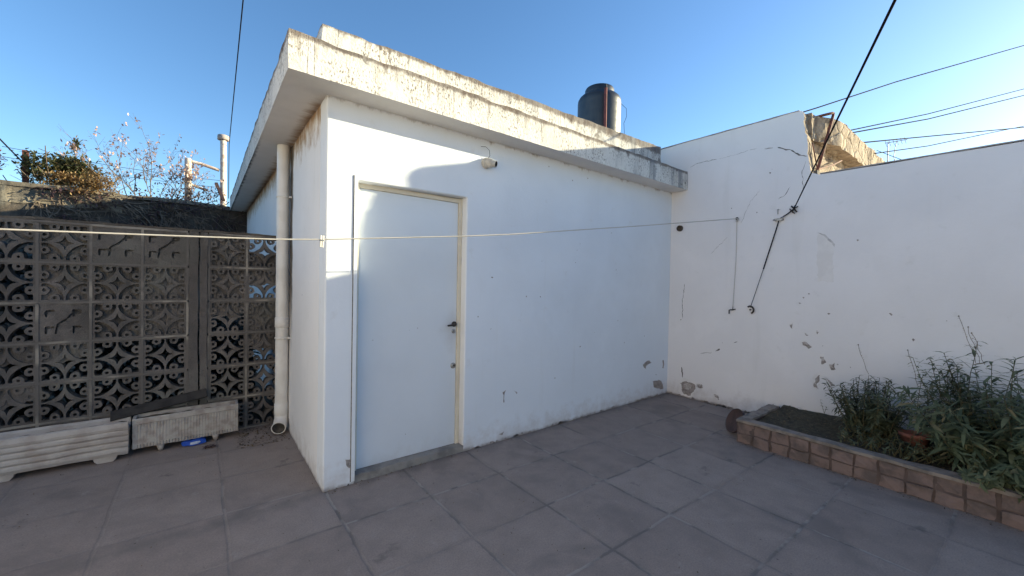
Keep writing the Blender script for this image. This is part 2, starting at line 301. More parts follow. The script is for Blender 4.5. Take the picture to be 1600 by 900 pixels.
# ------------------------------------------------------------------ mesh builder
class MB:
    def __init__(s): s.v = []; s.f = []; s.mi = []; s.sm = []
    def add(s, vs, fs, mi=0, smooth=False):
        o = len(s.v); s.v += [tuple(v) for v in vs]
        for f in fs: s.f.append(tuple(i + o for i in f)); s.mi.append(mi); s.sm.append(smooth)
    def box(s, x0, x1, y0, y1, z0, z1, mi=0, M=None):
        vs = [Vector(q) for q in ((x0,y0,z0),(x1,y0,z0),(x1,y1,z0),(x0,y1,z0),(x0,y0,z1),(x1,y0,z1),(x1,y1,z1),(x0,y1,z1))]
        if M: vs = [M @ q for q in vs]
        s.add(vs, [(0,3,2,1),(4,5,6,7),(0,1,5,4),(1,2,6,5),(2,3,7,6),(3,0,4,7)], mi)
    def rough(s, x0, x1, y0, y1, z0, z1, step=0.08, amp=0.01, mi=0, freq=4.0, fn=None):
        """a box whose skin is a shared grid, pushed about by noise"""
        nx, ny, nz = (max(1, min(160, int(round((b - a) / step)))) for a, b in ((x0, x1), (y0, y1), (z0, z1)))
        idx = {}; vs = []
        def vid(i, j, k):
            if (i, j, k) not in idx:
                P = Vector((x0 + (x1-x0)*i/nx, y0 + (y1-y0)*j/ny, z0 + (z1-z0)*k/nz))
                d = noise.noise_vector(P * freq) * amp + noise.noise_vector(P * freq * 4) * amp * 0.4
                if fn: d = fn(P, d)
                idx[(i, j, k)] = len(vs); vs.append(P + d)
            return idx[(i, j, k)]
        fs = []
        for i in range(nx):
            for j in range(ny):
                fs.append((vid(i,j,0), vid(i,j+1,0), vid(i+1,j+1,0), vid(i+1,j,0)))
                fs.append((vid(i,j,nz), vid(i+1,j,nz), vid(i+1,j+1,nz), vid(i,j+1,nz)))
        for i in range(nx):
            for k in range(nz):
                fs.append((vid(i,0,k), vid(i+1,0,k), vid(i+1,0,k+1), vid(i,0,k+1)))
                fs.append((vid(i,ny,k), vid(i,ny,k+1), vid(i+1,ny,k+1), vid(i+1,ny,k)))
        for j in range(ny):
            for k in range(nz):
                fs.append((vid(0,j,k), vid(0,j,k+1), vid(0,j+1,k+1), vid(0,j+1,k)))
                fs.append((vid(nx,j,k), vid(nx,j+1,k), vid(nx,j+1,k+1), vid(nx,j,k+1)))
        s.add(vs, fs, mi)
    def tube(s, pts, r, n=8, mi=0, caps=True, smooth=True):
        pts = [Vector(p) for p in pts]; rs = r if isinstance(r, (list, tuple)) else [r] * len(pts)
        rings = []; u = None
        for i, p in enumerate(pts):
            d = (pts[min(i+1, len(pts)-1)] - pts[max(i-1, 0)])
            d = d.normalized() if d.length > 1e-9 else Vector((0, 0, 1))
            if u is None: u = d.orthogonal().normalized()
            u = (u - d * u.dot(d)); u = u.normalized() if u.length > 1e-6 else d.orthogonal().normalized()
            w = d.cross(u)
            rings.append([p + (u * math.cos(2*math.pi*k/n) + w * math.sin(2*math.pi*k/n)) * rs[i] for k in range(n)])
        vs = [v for g in rings for v in g]; fs = []
        for i in range(len(pts)-1):
            for k in range(n):
                a, b = i*n+k, i*n+(k+1) % n
                fs.append((a, b, b+n, a+n))
        s.add(vs, fs, mi, smooth)
        if caps:
            s.add(rings[0], [tuple(range(n-1, -1, -1))], mi); s.add(rings[-1], [tuple(range(n))], mi)
    def lathe(s, prof, c, axis=Vector((0, 0, 1)), n=32, mi=0, smooth=True):
        axis = Vector(axis).normalized(); u = axis.orthogonal().normalized(); w = axis.cross(u); c = Vector(c)
        vs = []
        for r, h in prof:
            for k in range(n):
                a = 2*math.pi*k/n
                vs.append(c + axis*h + (u*math.cos(a) + w*math.sin(a))*max(r, 1e-4))
        fs = []
        for i in range(len(prof)-1):
            for k in range(n):
                a, b = i*n+k, i*n+(k+1) % n
                fs.append((a, b, b+n, a+n))
        s.add(vs, fs, mi, smooth)
    def prism(s, poly, fn, d0, d1, mi=0):
        """polygon extruded; fn(a,b,d) -> point"""
        n = len(poly)
        vs = [fn(a, b, d0) for a, b in poly] + [fn(a, b, d1) for a, b in poly]
        fs = [tuple(range(n)), tuple(range(2*n-1, n-1, -1))] + [((i+1) % n, i, i+n, (i+1) % n + n) for i in range(n)]
        s.add(vs, fs, mi)
    def leaf(s, p, d, L, w, up=Vector((0, 0, 1)), curl=0.5, mi=0, seg=3):
        d = d.normalized(); side = d.cross(up)
        side = side.normalized() if side.length > 1e-4 else d.orthogonal().normalized()
        nrm = side.cross(d); vs = []; q = Vector(p); dd = d.copy()
        prof = {2: (0.25, 1.0, 0.0), 3: (0.3, 1.0, 0.75, 0.0)}[seg]
        for i in range(seg + 1):
            ww = w * 0.5 * prof[i]
            vs += [q - side*ww, q + side*ww]
            dd = (dd - nrm * curl / seg).normalized(); q = q + dd * (L / seg)
        s.add(vs, [(2*i, 2*i+1, 2*i+3, 2*i+2) for i in range(seg)], mi)
    def build(s, name, mats, parent=None, bevel=0, loc=None):
        me = bpy.data.meshes.new(name)
        o = bpy.data.objects.new(name, me); col.objects.link(o)
        off = Vector((0, 0, 0))
        if parent is not None:
            o.parent = parent; q = parent
            while q is not None: off += q.location; q = q.parent
        if loc is not None: o.location = Vector(loc) - off; off = Vector(loc)
        me.from_pydata([Vector(v) - off for v in s.v], [], s.f)
        for m in (mats if isinstance(mats, (list, tuple)) else [mats]): me.materials.append(m)
        me.polygons.foreach_set('material_index', s.mi)
        me.polygons.foreach_set('use_smooth', s.sm)
        me.validate(); me.update()
        if bevel:
            b = o.modifiers.new('Bevel', 'BEVEL'); b.width = bevel; b.segments = 2; b.limit_method = 'ANGLE'; b.angle_limit = R(50)
        return o

def tag(o, label, cat, group=None, kind=None):
    o['label'] = label
    if cat: o['category'] = cat
    if group: o['group'] = group
    if kind: o['kind'] = kind
    return o
def thing(name, label, cat, loc, group=None):
    e = bpy.data.objects.new(name, None); col.objects.link(e); e.location = loc; e.empty_display_size = 0.1
    return tag(e, label, cat, group)
def structure(o, label, cat):
    return tag(o, label, cat, kind='structure')

BX_EDGE = 3.385
L = 4.41; H = 2.762; SO = 0.223; SL = 0.268; ST = 3.005
rnd = random.uniform

# ------------------------------------------------------------------ ground
b = MB(); b.add([(-300,-300,-0.06),(300,-300,-0.06),(300,300,-0.06),(-300,300,-0.06)], [(0,1,2,3)])
structure(b.build('ground', MT['earth']), 'bare earth reaching out around the yard and the houses', 'ground')
b = MB(); b.rough(-6, 4.45, -9, 1.78, -0.05, 0, 0.3, 0.0)
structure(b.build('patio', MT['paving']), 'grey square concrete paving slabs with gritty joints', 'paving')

# ------------------------------------------------------------------ shed
shed = thing('shed', 'small white plastered outbuilding with flat concrete roof and a white metal door', 'shed', (2.2, 3.0, 0))
D0, D1, DH = 0.217, 1.135, 2.212
TW = 0.18
YB = 6.3
import bmesh
def decal(mb, pts, fn, off, mi, jag=0.006):
    """small irregular patch standing a millimetre or two off a wall"""
    out = []
    n = len(pts)
    for i in range(n):
        a = Vector((*pts[i], 0)); c = Vector((*pts[(i+1) % n], 0)); k = max(2, int((c-a).length / 0.015))
        for j in range(k):
            q = a.lerp(c, j / k); d = noise.noise_vector(Vector((q.x*45, q.y*45, 3.1))) * jag + noise.noise_vector(Vector((q.x*18, q.y*18, 6.1))) * jag * 1.2
            out.append((q.x + d.x, q.y + d.y))
    mb.add([fn(a_, b_, off) for a_, b_ in out], [tuple(range(len(out)))], mi)
def crackline(mb, pts, fn, off, mi, w=0.006):
    P = []
    for i in range(len(pts)-1):
        a = Vector((*pts[i], 0)); c = Vector((*pts[i+1], 0)); k = max(2, int((c-a).length/0.02))
        for j in range(k):
            q = a.lerp(c, j/k); d = noise.noise_vector(Vector((q.x*30, q.y*30, 7.7))) * 0.012
            P.append(Vector((q.x+d.x, q.y+d.y, 0)))
    P.append(Vector((*pts[-1], 0)))
    vs = []
    for i, q in enumerate(P):
        d = (P[min(i+1, len(P)-1)] - P[max(0, i-1)]).normalized(); nn = Vector((-d.y, d.x, 0))
        ww = w * 0.5 * (0.3 + abs(noise.noise(Vector((q.x*25, q.y*25, 1)))) * 1.6) * (0.25 if i in (0, len(P)-1) else 1)
        a, c = q - nn*ww, q + nn*ww
        vs += [fn(a.x, a.y, off), fn(c.x, c.y, off)]
    mb.add(vs, [(2*i, 2*i+1, 2*i+3, 2*i+2) for i in range(len(P)-1)], mi)
FW = lambda a, c, d: (a, -d, c)
RW = lambda a, c, d: (L - d, a, c)
wall = MB()
wall.prism([(0,0),(D0,0),(D0,DH),(D1,DH+0.012),(D1,0),(L,0),(L,H),(0,H)], lambda a, c, d: (a, d, c), 0, TW)
wo = wall.build('wall', [MT['plaster'], MT['bare'], MT['crack_and_shadow']], shed)
# round the outer corner and the door reveal, then lay the chips on
bm = bmesh.new(); bm.from_mesh(wo.data)
off = wo.parent.location
sel = []
for e in bm.edges:
    q = [v.co + off for v in e.verts]
    if all(abs(p.y) < 1e-4 for p in q) and all(p.z <= DH + 0.05 for p in q) or (all(abs(p.y) < 1e-4 and abs(p.x) < 1e-4 for p in q)):
        if not all(abs(p.z) < 1e-4 for p in q) and not all(abs(p.x - L) < 1e-3 for p in q): sel.append(e)
bmesh.ops.bevel(bm, geom=sel, offset=0.014, segments=3, profile=0.6, affect='EDGES')
bm.to_mesh(wo.data); bm.free()
chips = MB()
for pts in ([(3.814,0.458),(3.927,0.504),(4.016,0.477),(3.901,0.431),(3.888,0.382)], [(4.277,0.466),(4.309,0.463),(4.314,0.356),(4.282,0.36)],
            [(4.058,0.208),(4.211,0.203),(4.308,0.137),(4.311,0.066),(4.092,0.117)], [(1.557,0.458),(1.587,0.465),(1.581,0.369),(1.566,0.366)],
            [(1.695,0.449),(1.743,0.422),(1.735,0.411)], [(1.521,0.072),(1.581,0.071),(1.559,0.046)], [(0.150,0.196),(0.186,0.194),(0.186,0.124),(0.155,0.139)]):
    decal(chips, pts, FW, 0.0015, 0, 0.012)
for k in range(16):
    x = rnd(1.3, 4.2); z = rnd(0.2, 2.2); r = rnd(0.004, 0.010)
    decal(chips, [(x-r, z), (x, z-r), (x+r*rnd(.6,2), z+r*.4), (x, z+r)], FW, 0.0015, 0, 0.006)
for k in range(34):       # render crumbled away along the paving
    x = rnd(1.2, 4.3); w = rnd(0.015, 0.06)
    decal(chips, [(x-w, 0.001), (x+w, 0.001), (x+w*.4, rnd(0.01, 0.03)), (x-w*.5, rnd(0.01, 0.025))], FW, 0.0015, 0, 0.008)
me2 = bpy.data.meshes.new('chips'); me2.from_pydata([Vector(v) - shed.location for v in chips.v], [], chips.f)
bm = bmesh.new(); bm.from_mesh(wo.data); nf = len(bm.faces); bm.from_mesh(me2); bm.faces.ensure_lookup_table()
for f_ in bm.faces[nf:]: f_.material_index = 1
bm.to_mesh(wo.data); bm.free(); bpy.data.meshes.remove(me2)
b = MB(); b.rough(0, TW, TW, YB, 0, H, 0.18, 0.006)
b.box(0, L, YB - TW, YB + 0.001, 0, H - 0.003)
o = b.build('wall', [MT['plaster_side']], shed); o['label'] = 'side wall with rusty seep under the slab'
# roof slab: crumbling upper arris
def arris(P, d):
    k = 1.0 if P.z > ST - 0.02 else (0.30 if P.z < H + 0.01 else 0.45)
    e = d * k
    if P.z > ST - 0.02 and (P.y < -SO + 0.05 or P.x < -SL + 0.05):
        e.z -= abs(noise.noise(P * 7)) * 0.014
    if P.z < H + 0.01: e.z *= 0.35
    return e
b = MB(); b.rough(-SL, L - 0.004, -SO, 6.37, H, ST, 0.045, 0.009, 0, 5.0, arris)
slab = b.build('roof_slab', [MT['fascia'], MT['soffit']], shed)
for p in slab.data.polygons:
    if p.normal.z < -0.7: p.material_index = 1
b = MB()
ptop = lambda x: 3.235 + 0.022 * x
def par(P, d):
    e = d.copy(); up = P.z > 3.2
    if up: e.z += 0.022 * P.x - abs(noise.noise(P * 6)) * 0.012
    else: e.z = 0
    return e
b.rough(-0.035, L - 0.30, 0.0, 0.14, ST - 0.03, 3.235, 0.045, 0.008, 0, 6.0, par)
b.box(-0.035, 0.10, 0.15, 6.2, ST - 0.03, 3.225); b.box(0.10, L - 0.02, 6.06, 6.2, ST - 0.03, 3.225)
b.build('parapet', MT['parapet'], shed)
# door, frame, threshold
b = MB()
b.box(D0 + 0.001, D0 + 0.034, 0.075, 0.125, 0.045, DH - 0.0)
b.box(D1 - 0.034, D1 - 0.001, 0.075, 0.125, 0.045, DH + 0.008)
b.box(D0 + 0.034, D1 - 0.034, 0.075, 0.125, DH - 0.032, DH + 0.004)
b.box(D1 - 0.05, D1 - 0.034, 0.1, 0.125, 0.045, DH - 0.032)
o = b.build('door_frame', MT['frame'], shed, 0.003)
b = MB(); b.box(D0 - 0.028, D0 - 0.003, -0.007, 0.0, 0.02, 2.245); b.box(D0 - 0.034, D0 - 0.028, -0.002, 0.0, 0.02, 2.245, 1)  # second box paints a dark shadow line beside the strip
o = b.build('edge_strip', [MT['plaster'], MT['crack_and_shadow']], shed); o['label'] = 'thin metal strip up the left edge of the door opening'
b = MB()
def dent(P, d):
    return Vector((0, 0.0035 * noise.noise(Vector((P.x*1.4, 0, P.z*1.1))), 0))
b.rough(D0 + 0.036, D1 - 0.037, 0.088, 0.118, 0.058, DH - 0.034, 0.05, 0.0, 0, 1, dent)
door = b.build('door', MT['door'], shed)
b = MB()
b.tube([(1.075, 0.088, 1.118), (1.075, 0.052, 1.118), (1.066, 0.042, 1.118), (0.99, 0.040, 1.112)], [0.009, 0.009, 0.010, 0.008], 10)
b.lathe([(0.0, 0.012), (0.022, 0.012), (0.024, 0.0)], (1.075, 0.088, 1.118), (0, -1, 0), 18)
o = b.build('handle', MT['black'], door)
b = MB(); b.lathe([(0.0, 0.006), (0.016, 0.007), (0.02, 0.0)], (1.072, 0.088, 1.055), (0, -1, 0), 18, 0)
b.lathe([(0.0, 0.0085), (0.006, 0.0085), (0.0065, 0.004)], (1.072, 0.088, 1.058), (0, -1, 0), 10, 1)
b.build('keyhole', [MT['steel'], MT['black']], door)
b = MB(); b.lathe([(0.0, 0.010), (0.016, 0.012), (0.024, 0.008), (0.026, 0.0)], (1.072, 0.088, 0.752), (0, -1, 0), 20, 0)
b.lathe([(0.0, 0.015), (0.009, 0.015), (0.010, 0.008)], (1.076, 0.088, 0.755), (0, -1, 0), 12, 1)
b.build('lock', [MT['steel'], MT['black']], door)
b = MB(); b.rough(D0 - 0.0, D1 + 0.0, 0.004, 0.18, -0.02, 0.055, 0.04, 0.007, 0, 8)
b.build('threshold', MT['threshold'], shed)
# downpipe with elbow mouth
PX, PY = -0.062, 1.42
b = MB()
b.lathe([(0.055, 0.0), (0.055, 2.665)], (PX, PY, 0.098), (0, 0, 1), 28)
b.lathe([(0.055, -0.004), (0.0595, 0.0), (0.0595, 0.11), (0.055, 0.114)], (PX, PY, 0.17), (0, 0, 1), 28)
b.lathe([(0.055, -0.004), (0.060, 0.0), (0.060, 0.09), (0.055, 0.094)], (PX, PY, 1.02), (0, 0, 1), 28)
el = [Vector((PX, PY, 0.20)), Vector((PX, PY, 0.14)), Vector((PX - 0.008, PY - 0.022, 0.105)), Vector((PX - 0.02, PY - 0.062, 0.082)), Vector((PX - 0.035, PY - 0.105, 0.072))]
b.tube(el, [0.056, 0.057, 0.058, 0.060, 0.062], 28, 0, False)
ax = (el[-1] - el[-2]).normalized()
b.lathe([(0.062, 0.0), (0.063, 0.002), (0.055, 0.002), (0.053, -0.04), (0.0, -0.05)], el[-1], ax, 28, 0)
b.lathe([(0.0535, 0.0015), (0.052, -0.035), (0.0, -0.04)], el[-1], ax, 28, 1)
dp = b.build('drainpipe', [MT['pvc'], MT['pipein']], shed); dp['label'] = 'white plastic downpipe with an elbow mouth at the foot'
for z in (2.262, 0.905):
    b = MB(); b.lathe([(0.056, 0), (0.0605, 0.001), (0.0605, 0.018), (0.056, 0.019)], (PX, PY, z), (0, 0, 1), 28)
    b.tube([(PX + 0.045, PY - 0.045, z + 0.009), (PX + 0.068, PY - 0.06, z + 0.009)], 0.010, 8)
    b.build('clamp', MT['pvc'], dp)

# ------------------------------------------------------------------ out-of-view dwelling added to bounce sunlight into the yard
hs_ = thing('light_bounce_house', 'white plastered house added out of view on the left to bounce sunlight', 'light_bounce_house', (-4.5, -3.5, 0))
b = MB(); b.rough(-6.0, -3.0, -9.0, 0.2, 0, 3.4, 0.5, 0.004); b.build('wall', simple('pale_render', (0.62, 0.56, 0.535), (0.57, 0.515, 0.49), 3, 0.9), hs_)
b = MB(); b.rough(-6.2, -2.85, -9.2, 0.4, 3.405, 3.56, 0.3, 0.004); b.build('roof_slab', MT['fascia'], hs_)

# ------------------------------------------------------------------ right boundary wall
Z1, Z2 = 3.40, 2.68
poly = [(-9.5, 0), (-9.5, Z2)]
y = -9.2
while y < -1.72: poly.append((y, Z2 + 0.006 * noise.noise(Vector((y*3, 0, 5))))); y += 0.15
EDGE = [(-1.650,2.684),(-1.582,2.716),(-1.566,2.80),(-1.546,2.927),(-1.545,3.03),(-1.532,3.12),(-1.512,3.20),(-1.500,3.279),(-1.508,3.33),(-1.494,3.392)]
for i in range(len(EDGE)-1):
    for q in range(5):
        a, c = Vector((*EDGE[i],0)), Vector((*EDGE[i+1],0)); v = a.lerp(c, q/5)
        poly.append((v.x + 0.008*noise.noise(Vector((v.y*22, 3, 1))), v.y))
poly.append((-1.478, Z1 + 0.004))
y = -1.42
while y < 0.0: poly.append((y, Z1 + 0.008 * noise.noise(Vector((y*4, 1, 5))) + 0.004)); y += 0.12
poly += [(0.0, Z1), (6.6, Z1), (6.6, 0)]
b = MB(); b.prism(poly, lambda a, c, d: (L + d, a, c), 0, 0.13)
for i_, f_ in enumerate(b.f):
    ys = [b.v[q][1] for q in f_]; zs = [b.v[q][2] for q in f_]
    if len(f_) == 4 and max(ys) < -1.45 and min(ys) > -1.66 and min(zs) > 2.66: b.mi[i_] = 5
P_ = {'big':[(-0.2,0.183),(-0.253,0.22),(-0.341,0.222),(-0.411,0.186),(-0.387,0.122),(-0.328,0.049),(-0.222,0.049)],
 'b2':[(-0.435,0.208),(-0.485,0.227),(-0.486,0.178),(-0.445,0.169)], 'b3':[(-0.634,0.13),(-0.689,0.119),(-0.706,0.067),(-0.666,0.089)],
 'p1':[(-1.558,0.901),(-1.592,0.913),(-1.626,0.876),(-1.599,0.852),(-1.564,0.874)], 'p2':[(-1.706,0.78),(-1.743,0.793),(-1.761,0.723),(-1.724,0.696)],
 'p3':[(-1.799,0.697),(-1.824,0.721),(-1.841,0.665),(-1.8,0.657)], 'p4':[(-1.663,0.537),(-1.711,0.587),(-1.702,0.531),(-1.686,0.488),(-1.698,0.436),(-1.665,0.456)],
 'p5':[(-1.771,0.546),(-1.803,0.526),(-1.846,0.502),(-1.804,0.48)], 'p6':[(-1.424,1.081),(-1.459,1.098),(-1.455,1.049)],
 'p7':[(-1.573,0.992),(-1.595,0.995),(-1.59,0.974)], 'p8':[(-1.672,1.038),(-1.689,1.04),(-1.684,1.019)]}
decal(b, [(-1.651,2.059),(-1.712,2.041),(-1.799,1.903),(-1.786,1.812),(-1.803,1.563),(-1.664,1.562)], RW, 0.0012, 3, 0.012)
decal(b, [(-1.646,2.073),(-1.711,2.054),(-1.804,1.942),(-1.799,1.915),(-1.705,2.040)], RW, 0.0022, 4, 0.010)
for k, v in P_.items():
    cx = sum(q[0] for q in v)/len(v); cz = sum(q[1] for q in v)/len(v)
    decal(b, [(cx + (q[0]-cx)*1.35 + 0.004, cz + (q[1]-cz)*1.35 + 0.006) for q in v], RW, 0.0008, 3, 0.014)
    decal(b, v, RW, 0.0015, 1, 0.014)
    decal(b, [(cx + (q[0]-cx)*0.55 + 0.008, cz + (q[1]-cz)*0.5 + 0.012) for q in v], RW, 0.0021, 6, 0.012)
for v, w in (([(-1.255,3.069),(-1.319,3.031),(-1.392,3.006),(-1.435,2.953),(-1.546,2.899)], 0.016), ([(-0.247,3.056),(-0.349,3.092),(-0.594,3.085)], 0.006),
          ([(-0.963,3.105),(-1.046,3.107)], 0.007), ([(-1.133,3.078),(-1.217,3.071)], 0.009), ([(-1.283,2.483),(-1.35,2.523),(-1.397,2.599)], 0.006),
          ([(-0.218,1.511),(-0.189,1.286),(-0.204,1.046)], 0.007), ([(-0.205,0.40),(-0.225,0.257)], 0.03), ([(-0.643,0.673),(-0.696,0.713)], 0.02),
          ([(-0.86,0.807),(-0.896,0.828)], 0.012), ([(-0.62,3.085),(-0.8,3.09),(-0.96,3.105)], 0.003), ([(-0.55, 1.9), (-0.75, 2.1)], 0.003),
          ([(-0.45, 0.62), (-0.60, 0.655)], 0.006), ([(-1.52,2.55),(-1.50,2.75),(-1.53,2.85)], 0.005), ([(-0.9, 2.25), (-1.0, 2.5), (-1.1, 2.62)], 0.003)):
    crackline(b, v, RW, 0.0015, 2, w)
for k in range(20):
    y = rnd(-2.6, -0.1); z = rnd(0.15, 1.5) if k < 15 else rnd(1.5, 3.2); r = rnd(0.004, 0.012)
    decal(b, [(y-r, z), (y, z-r*rnd(.5,1.6)), (y+r, z+r*.4), (y, z+r)], RW, 0.0015, 1, 0.006)
for k in range(40):
    y = rnd(-1.25, -0.02); w = rnd(0.015, 0.05)
    decal(b, [(y-w, 0.001), (y+w, 0.001), (y+w*.4, rnd(0.008, 0.03)), (y-w*.5, rnd(0.008, 0.025))], RW, 0.0015, 1, 0.008)
o = b.build('boundary_wall', [MT['plaster_rw'], MT['bare'], MT['crack_and_shadow'], MT['thinpaint'], MT['steel'], MT['stone'], simple('old_lime_coat', (0.50, 0.46, 0.44), (0.36, 0.32, 0.30), 40, 0.95, bump=0.4)])
tag(o, 'tall cracked white plaster wall stepping down in height on the right of the yard', 'wall')
o.data.materials[4] = simple('paint_edge_grime', (0.46, 0.44, 0.44), (0.62, 0.60, 0.59), 20, 0.95, bump=0.2)
# coping edge: thin grey mortar strip on top
b = MB()
b.rough(L - 0.006, L + 0.136, -9.5, -1.66, Z2 + 0.006, Z2 + 0.016, 0.06, 0.003, 0, 6)
capm = simple('cap_mortar', (0.44, 0.41, 0.39), (0.28, 0.25, 0.235), 7, 0.95, bump=0.4)
cp = b.build('coping', capm, o)
b = MB(); b.rough(L - 0.005, L + 0.135, -1.46, 6.6, Z1 + 0.007, Z1 + 0.016, 0.06, 0.003, 0, 6); b.build('coping', capm, o)

# neighbour's rubble building behind it
nb = thing('stone_building', 'old rubble stone building end rising behind the low stretch of white wall', 'building', (8, 1, 0))
def rub(P, d):
    return Vector((0, d.y, 0)) if P.y < -1.4 else d*0
b = MB(); b.rough(L + 0.135, 11.5, -1.525, -1.0, 0.5, 3.118, 0.06, 0.022, 0, 5, rub)
b.box(L + 0.135, 11.5, -1.0, 6.5, 0.5, 3.118)
b.build('wall', MT['stone'], nb)
b = MB()
def eave(P, d):
    e = d * 1.0
    if P.y < -1.5: e.y -= min(0.13, max(0.0, 0.30 * (P.x - 4.66)))
    e.z = e.z * 0.5 + (0.012*(P.x - 4.41) if P.z > 3.2 else 0)
    return e
b.rough(L + 0.131, 11.5, -1.54, -0.9, 3.12, 3.40, 0.06, 0.020, 0, 5, eave)
b.box(L + 0.131, 11.5, -0.9, 6.5, 3.12, 3.38)
b.build('roof_slab', MT['stone'], nb)

# rusty bracket on the wall head
br = thing('pipe_bracket', 'rusty bent pipe bracket fixed to the stone just above the step of the white wall', 'bracket', (4.58, -1.58, 2.75))
b = MB()
b.tube([(4.60,-1.50,2.76),(4.57,-1.585,2.76),(4.58,-1.60,2.80),(4.94,-1.628,3.45),(4.945,-1.628,3.475),(4.92,-1.625,3.472),(4.74,-1.59,3.41),(4.72,-1.45,3.40)], 0.015, 8)
b.tube([(4.57,-1.592,2.78),(5.1,-1.60,2.93),(5.45,-1.60,3.05)], 0.011, 8)
b.tube([(4.56,-1.592,2.80),(4.50,-1.56,3.06)], 0.006, 6)
b.build('bent_pipe', MT['rust'], br)
b = MB(); b.rough(4.55, 4.62, -1.60, -1.52, 2.70, 2.77, 0.03, 0.006, 0, 12); b.build('foot', MT['mortar'], br)

# ------------------------------------------------------------------ fittings on the walls
def hook(name, label, y, z, kind):
    b = MB()
    if kind == 'pin':
        b.tube([(L + 0.01, y, z), (L - 0.03, y, z)], 0.008, 8)
        b.lathe([(0.0, 0.006), (0.016, 0.004), (0.018, 0)], (L - 0.028, y, z), (-1, 0, 0), 12)
    elif kind == 'bent':
        b.tube([(L + 0.01, y, z), (L - 0.03, y, z), (L - 0.034, y + 0.02, z), (L - 0.034, y + 0.035, z - 0.005), (L - 0.034, y + 0.035, z - 0.05)], 0.0075, 8)
        b.tube([(L - 0.03, y, z), (L - 0.03, y - 0.035, z + 0.01)], 0.006, 8)
        b.tube([(L - 0.02, y, z), (L - 0.02, y, z + 0.05)], 0.004, 6)
    else:
        pts = [(L - 0.02, y - 0.038*math.sin(a), z + 0.042*math.cos(a)) for a in [R(-40 + 25*i) for i in range(9)]]
        b.tube(pts, 0.010, 8); b.tube([(L + 0.01, y, z), (L - 0.025, y, z)], 0.009, 8)
    o = b.build(name, MT['black'], None, loc=(L, y, z))
    return tag(o, label, 'hook')
hook('wall_hook', 'small dark pin where the clothesline turns downwards on the white wall', -0.864, 2.309, 'pin')
hook('wall_hook', 'bent dark hook holding the lower end of the clothesline', -0.842, 1.21, 'bent')
hook('wall_hook', 'round dark eye hook at the foot of the steep cable on the white wall', -1.034, 1.223, 'eye')
# insulator block and turnbuckle
ins = thing('cable_clamp', 'small metal clamp with a nail above it where the steep cable meets the wall', 'clamp', (4.40, -1.305, 2.25))
b = MB(); b.box(L - 0.035, L + 0.0, -1.345, -1.265, 2.237, 2.262); b.tube([(L, -1.27, 2.25), (L - 0.05, -1.26, 2.245)], 0.010, 8)
b.tube([(L, -1.33, 2.25), (L - 0.045, -1.345, 2.27)], 0.009, 8); b.build('bar', MT['steel'], ins)
b = MB(); b.tube([(L + .01, -1.285, 2.37), (L - 0.015, -1.287, 2.365), (L - 0.015, -1.31, 2.36), (L-0.015, -1.287, 2.365), (L - 0.018, -1.290, 2.31)], 0.005, 6); b.build('nail', MT['steel'], ins)
tb = thing('turnbuckle', 'dark crossed wire strainer on the steep cable close to the wall', 'wire strainer', (4.39, -1.442, 2.346))
b = MB(); b.tube([(L - 0.01, -1.415, 2.385), (L - 0.04, -1.475, 2.31)], 0.008, 8); b.tube([(L - 0.01, -1.475, 2.375), (L - 0.04, -1.415, 2.325)], 0.006, 8)
b.tube([(L - 0.015, -1.400, 2.355), (L - 0.04, -1.455, 2.295)], 0.0055, 8); b.tube([(L - 0.03, -1.452, 2.385), (L - 0.03, -1.43, 2.305)], 0.0045, 6)
b.build('strainer_body', MT['black'], tb)
# dark outlet
b = MB(); b.lathe([(0.040, 0.0), (0.040, 0.028), (0.036, 0.032), (0.028, 0.030), (0.026, 0.012), (0.0, 0.010)], (L, -0.135, 2.262), (-1, 0, 0.0), 20)
b.lathe([(0.0, 0.024), (0.012, 0.024), (0.013, 0.01)], (L, -0.142, 2.257), (-1, 0, 0), 10)
o = b.build('pipe_stub', simple('stub_brown', (0.10, 0.075, 0.055), (0.05, 0.04, 0.032), 40, 0.7, bump=0.4), None, loc=(L, -0.135, 2.262)); tag(o, 'short dark round pipe stub poking from the white wall near the corner', 'pipe')
# lamp holder
lh = thing('wall_lamp_holder', 'bare grey lamp holder without bulb on the shed front under the roof slab', 'lamp holder', (1.335, 0, 2.545))
axl = Vector((0.50, -0.82, -0.20)).normalized(); c0 = Vector((1.325, -0.012, 2.556))
b = MB(); b.lathe([(0.0, 0.0), (0.046, 0.0), (0.048, 0.008), (0.045, 0.026), (0.030, 0.034)], (1.322, 0.0, 2.552), (0, -1, 0), 26)
b.build('base', MT['lampbody'], lh)
b = MB(); b.lathe([(0.040, 0.0), (0.043, 0.012), (0.043, 0.034), (0.037, 0.040), (0.040, 0.046), (0.040, 0.054), (0.031, 0.060), (0.030, 0.092), (0.027, 0.095), (0.023, 0.093)], c0, axl, 28)
b.build('socket', MT['lampbody'], lh)
b = MB(); b.lathe([(0.0235, 0.094), (0.021, 0.06), (0.0, 0.058)], c0, axl, 20); b.build('socket_mouth', MT['black'], lh)
b = MB(); b.tube([(1.33, -0.01, 2.585), (1.345, -0.03, 2.62), (1.335, -0.035, 2.665), (1.30, -0.03, 2.69), (1.255, -0.02, 2.685)], 0.0018, 6)
b.build('wire', MT['cable'], lh)

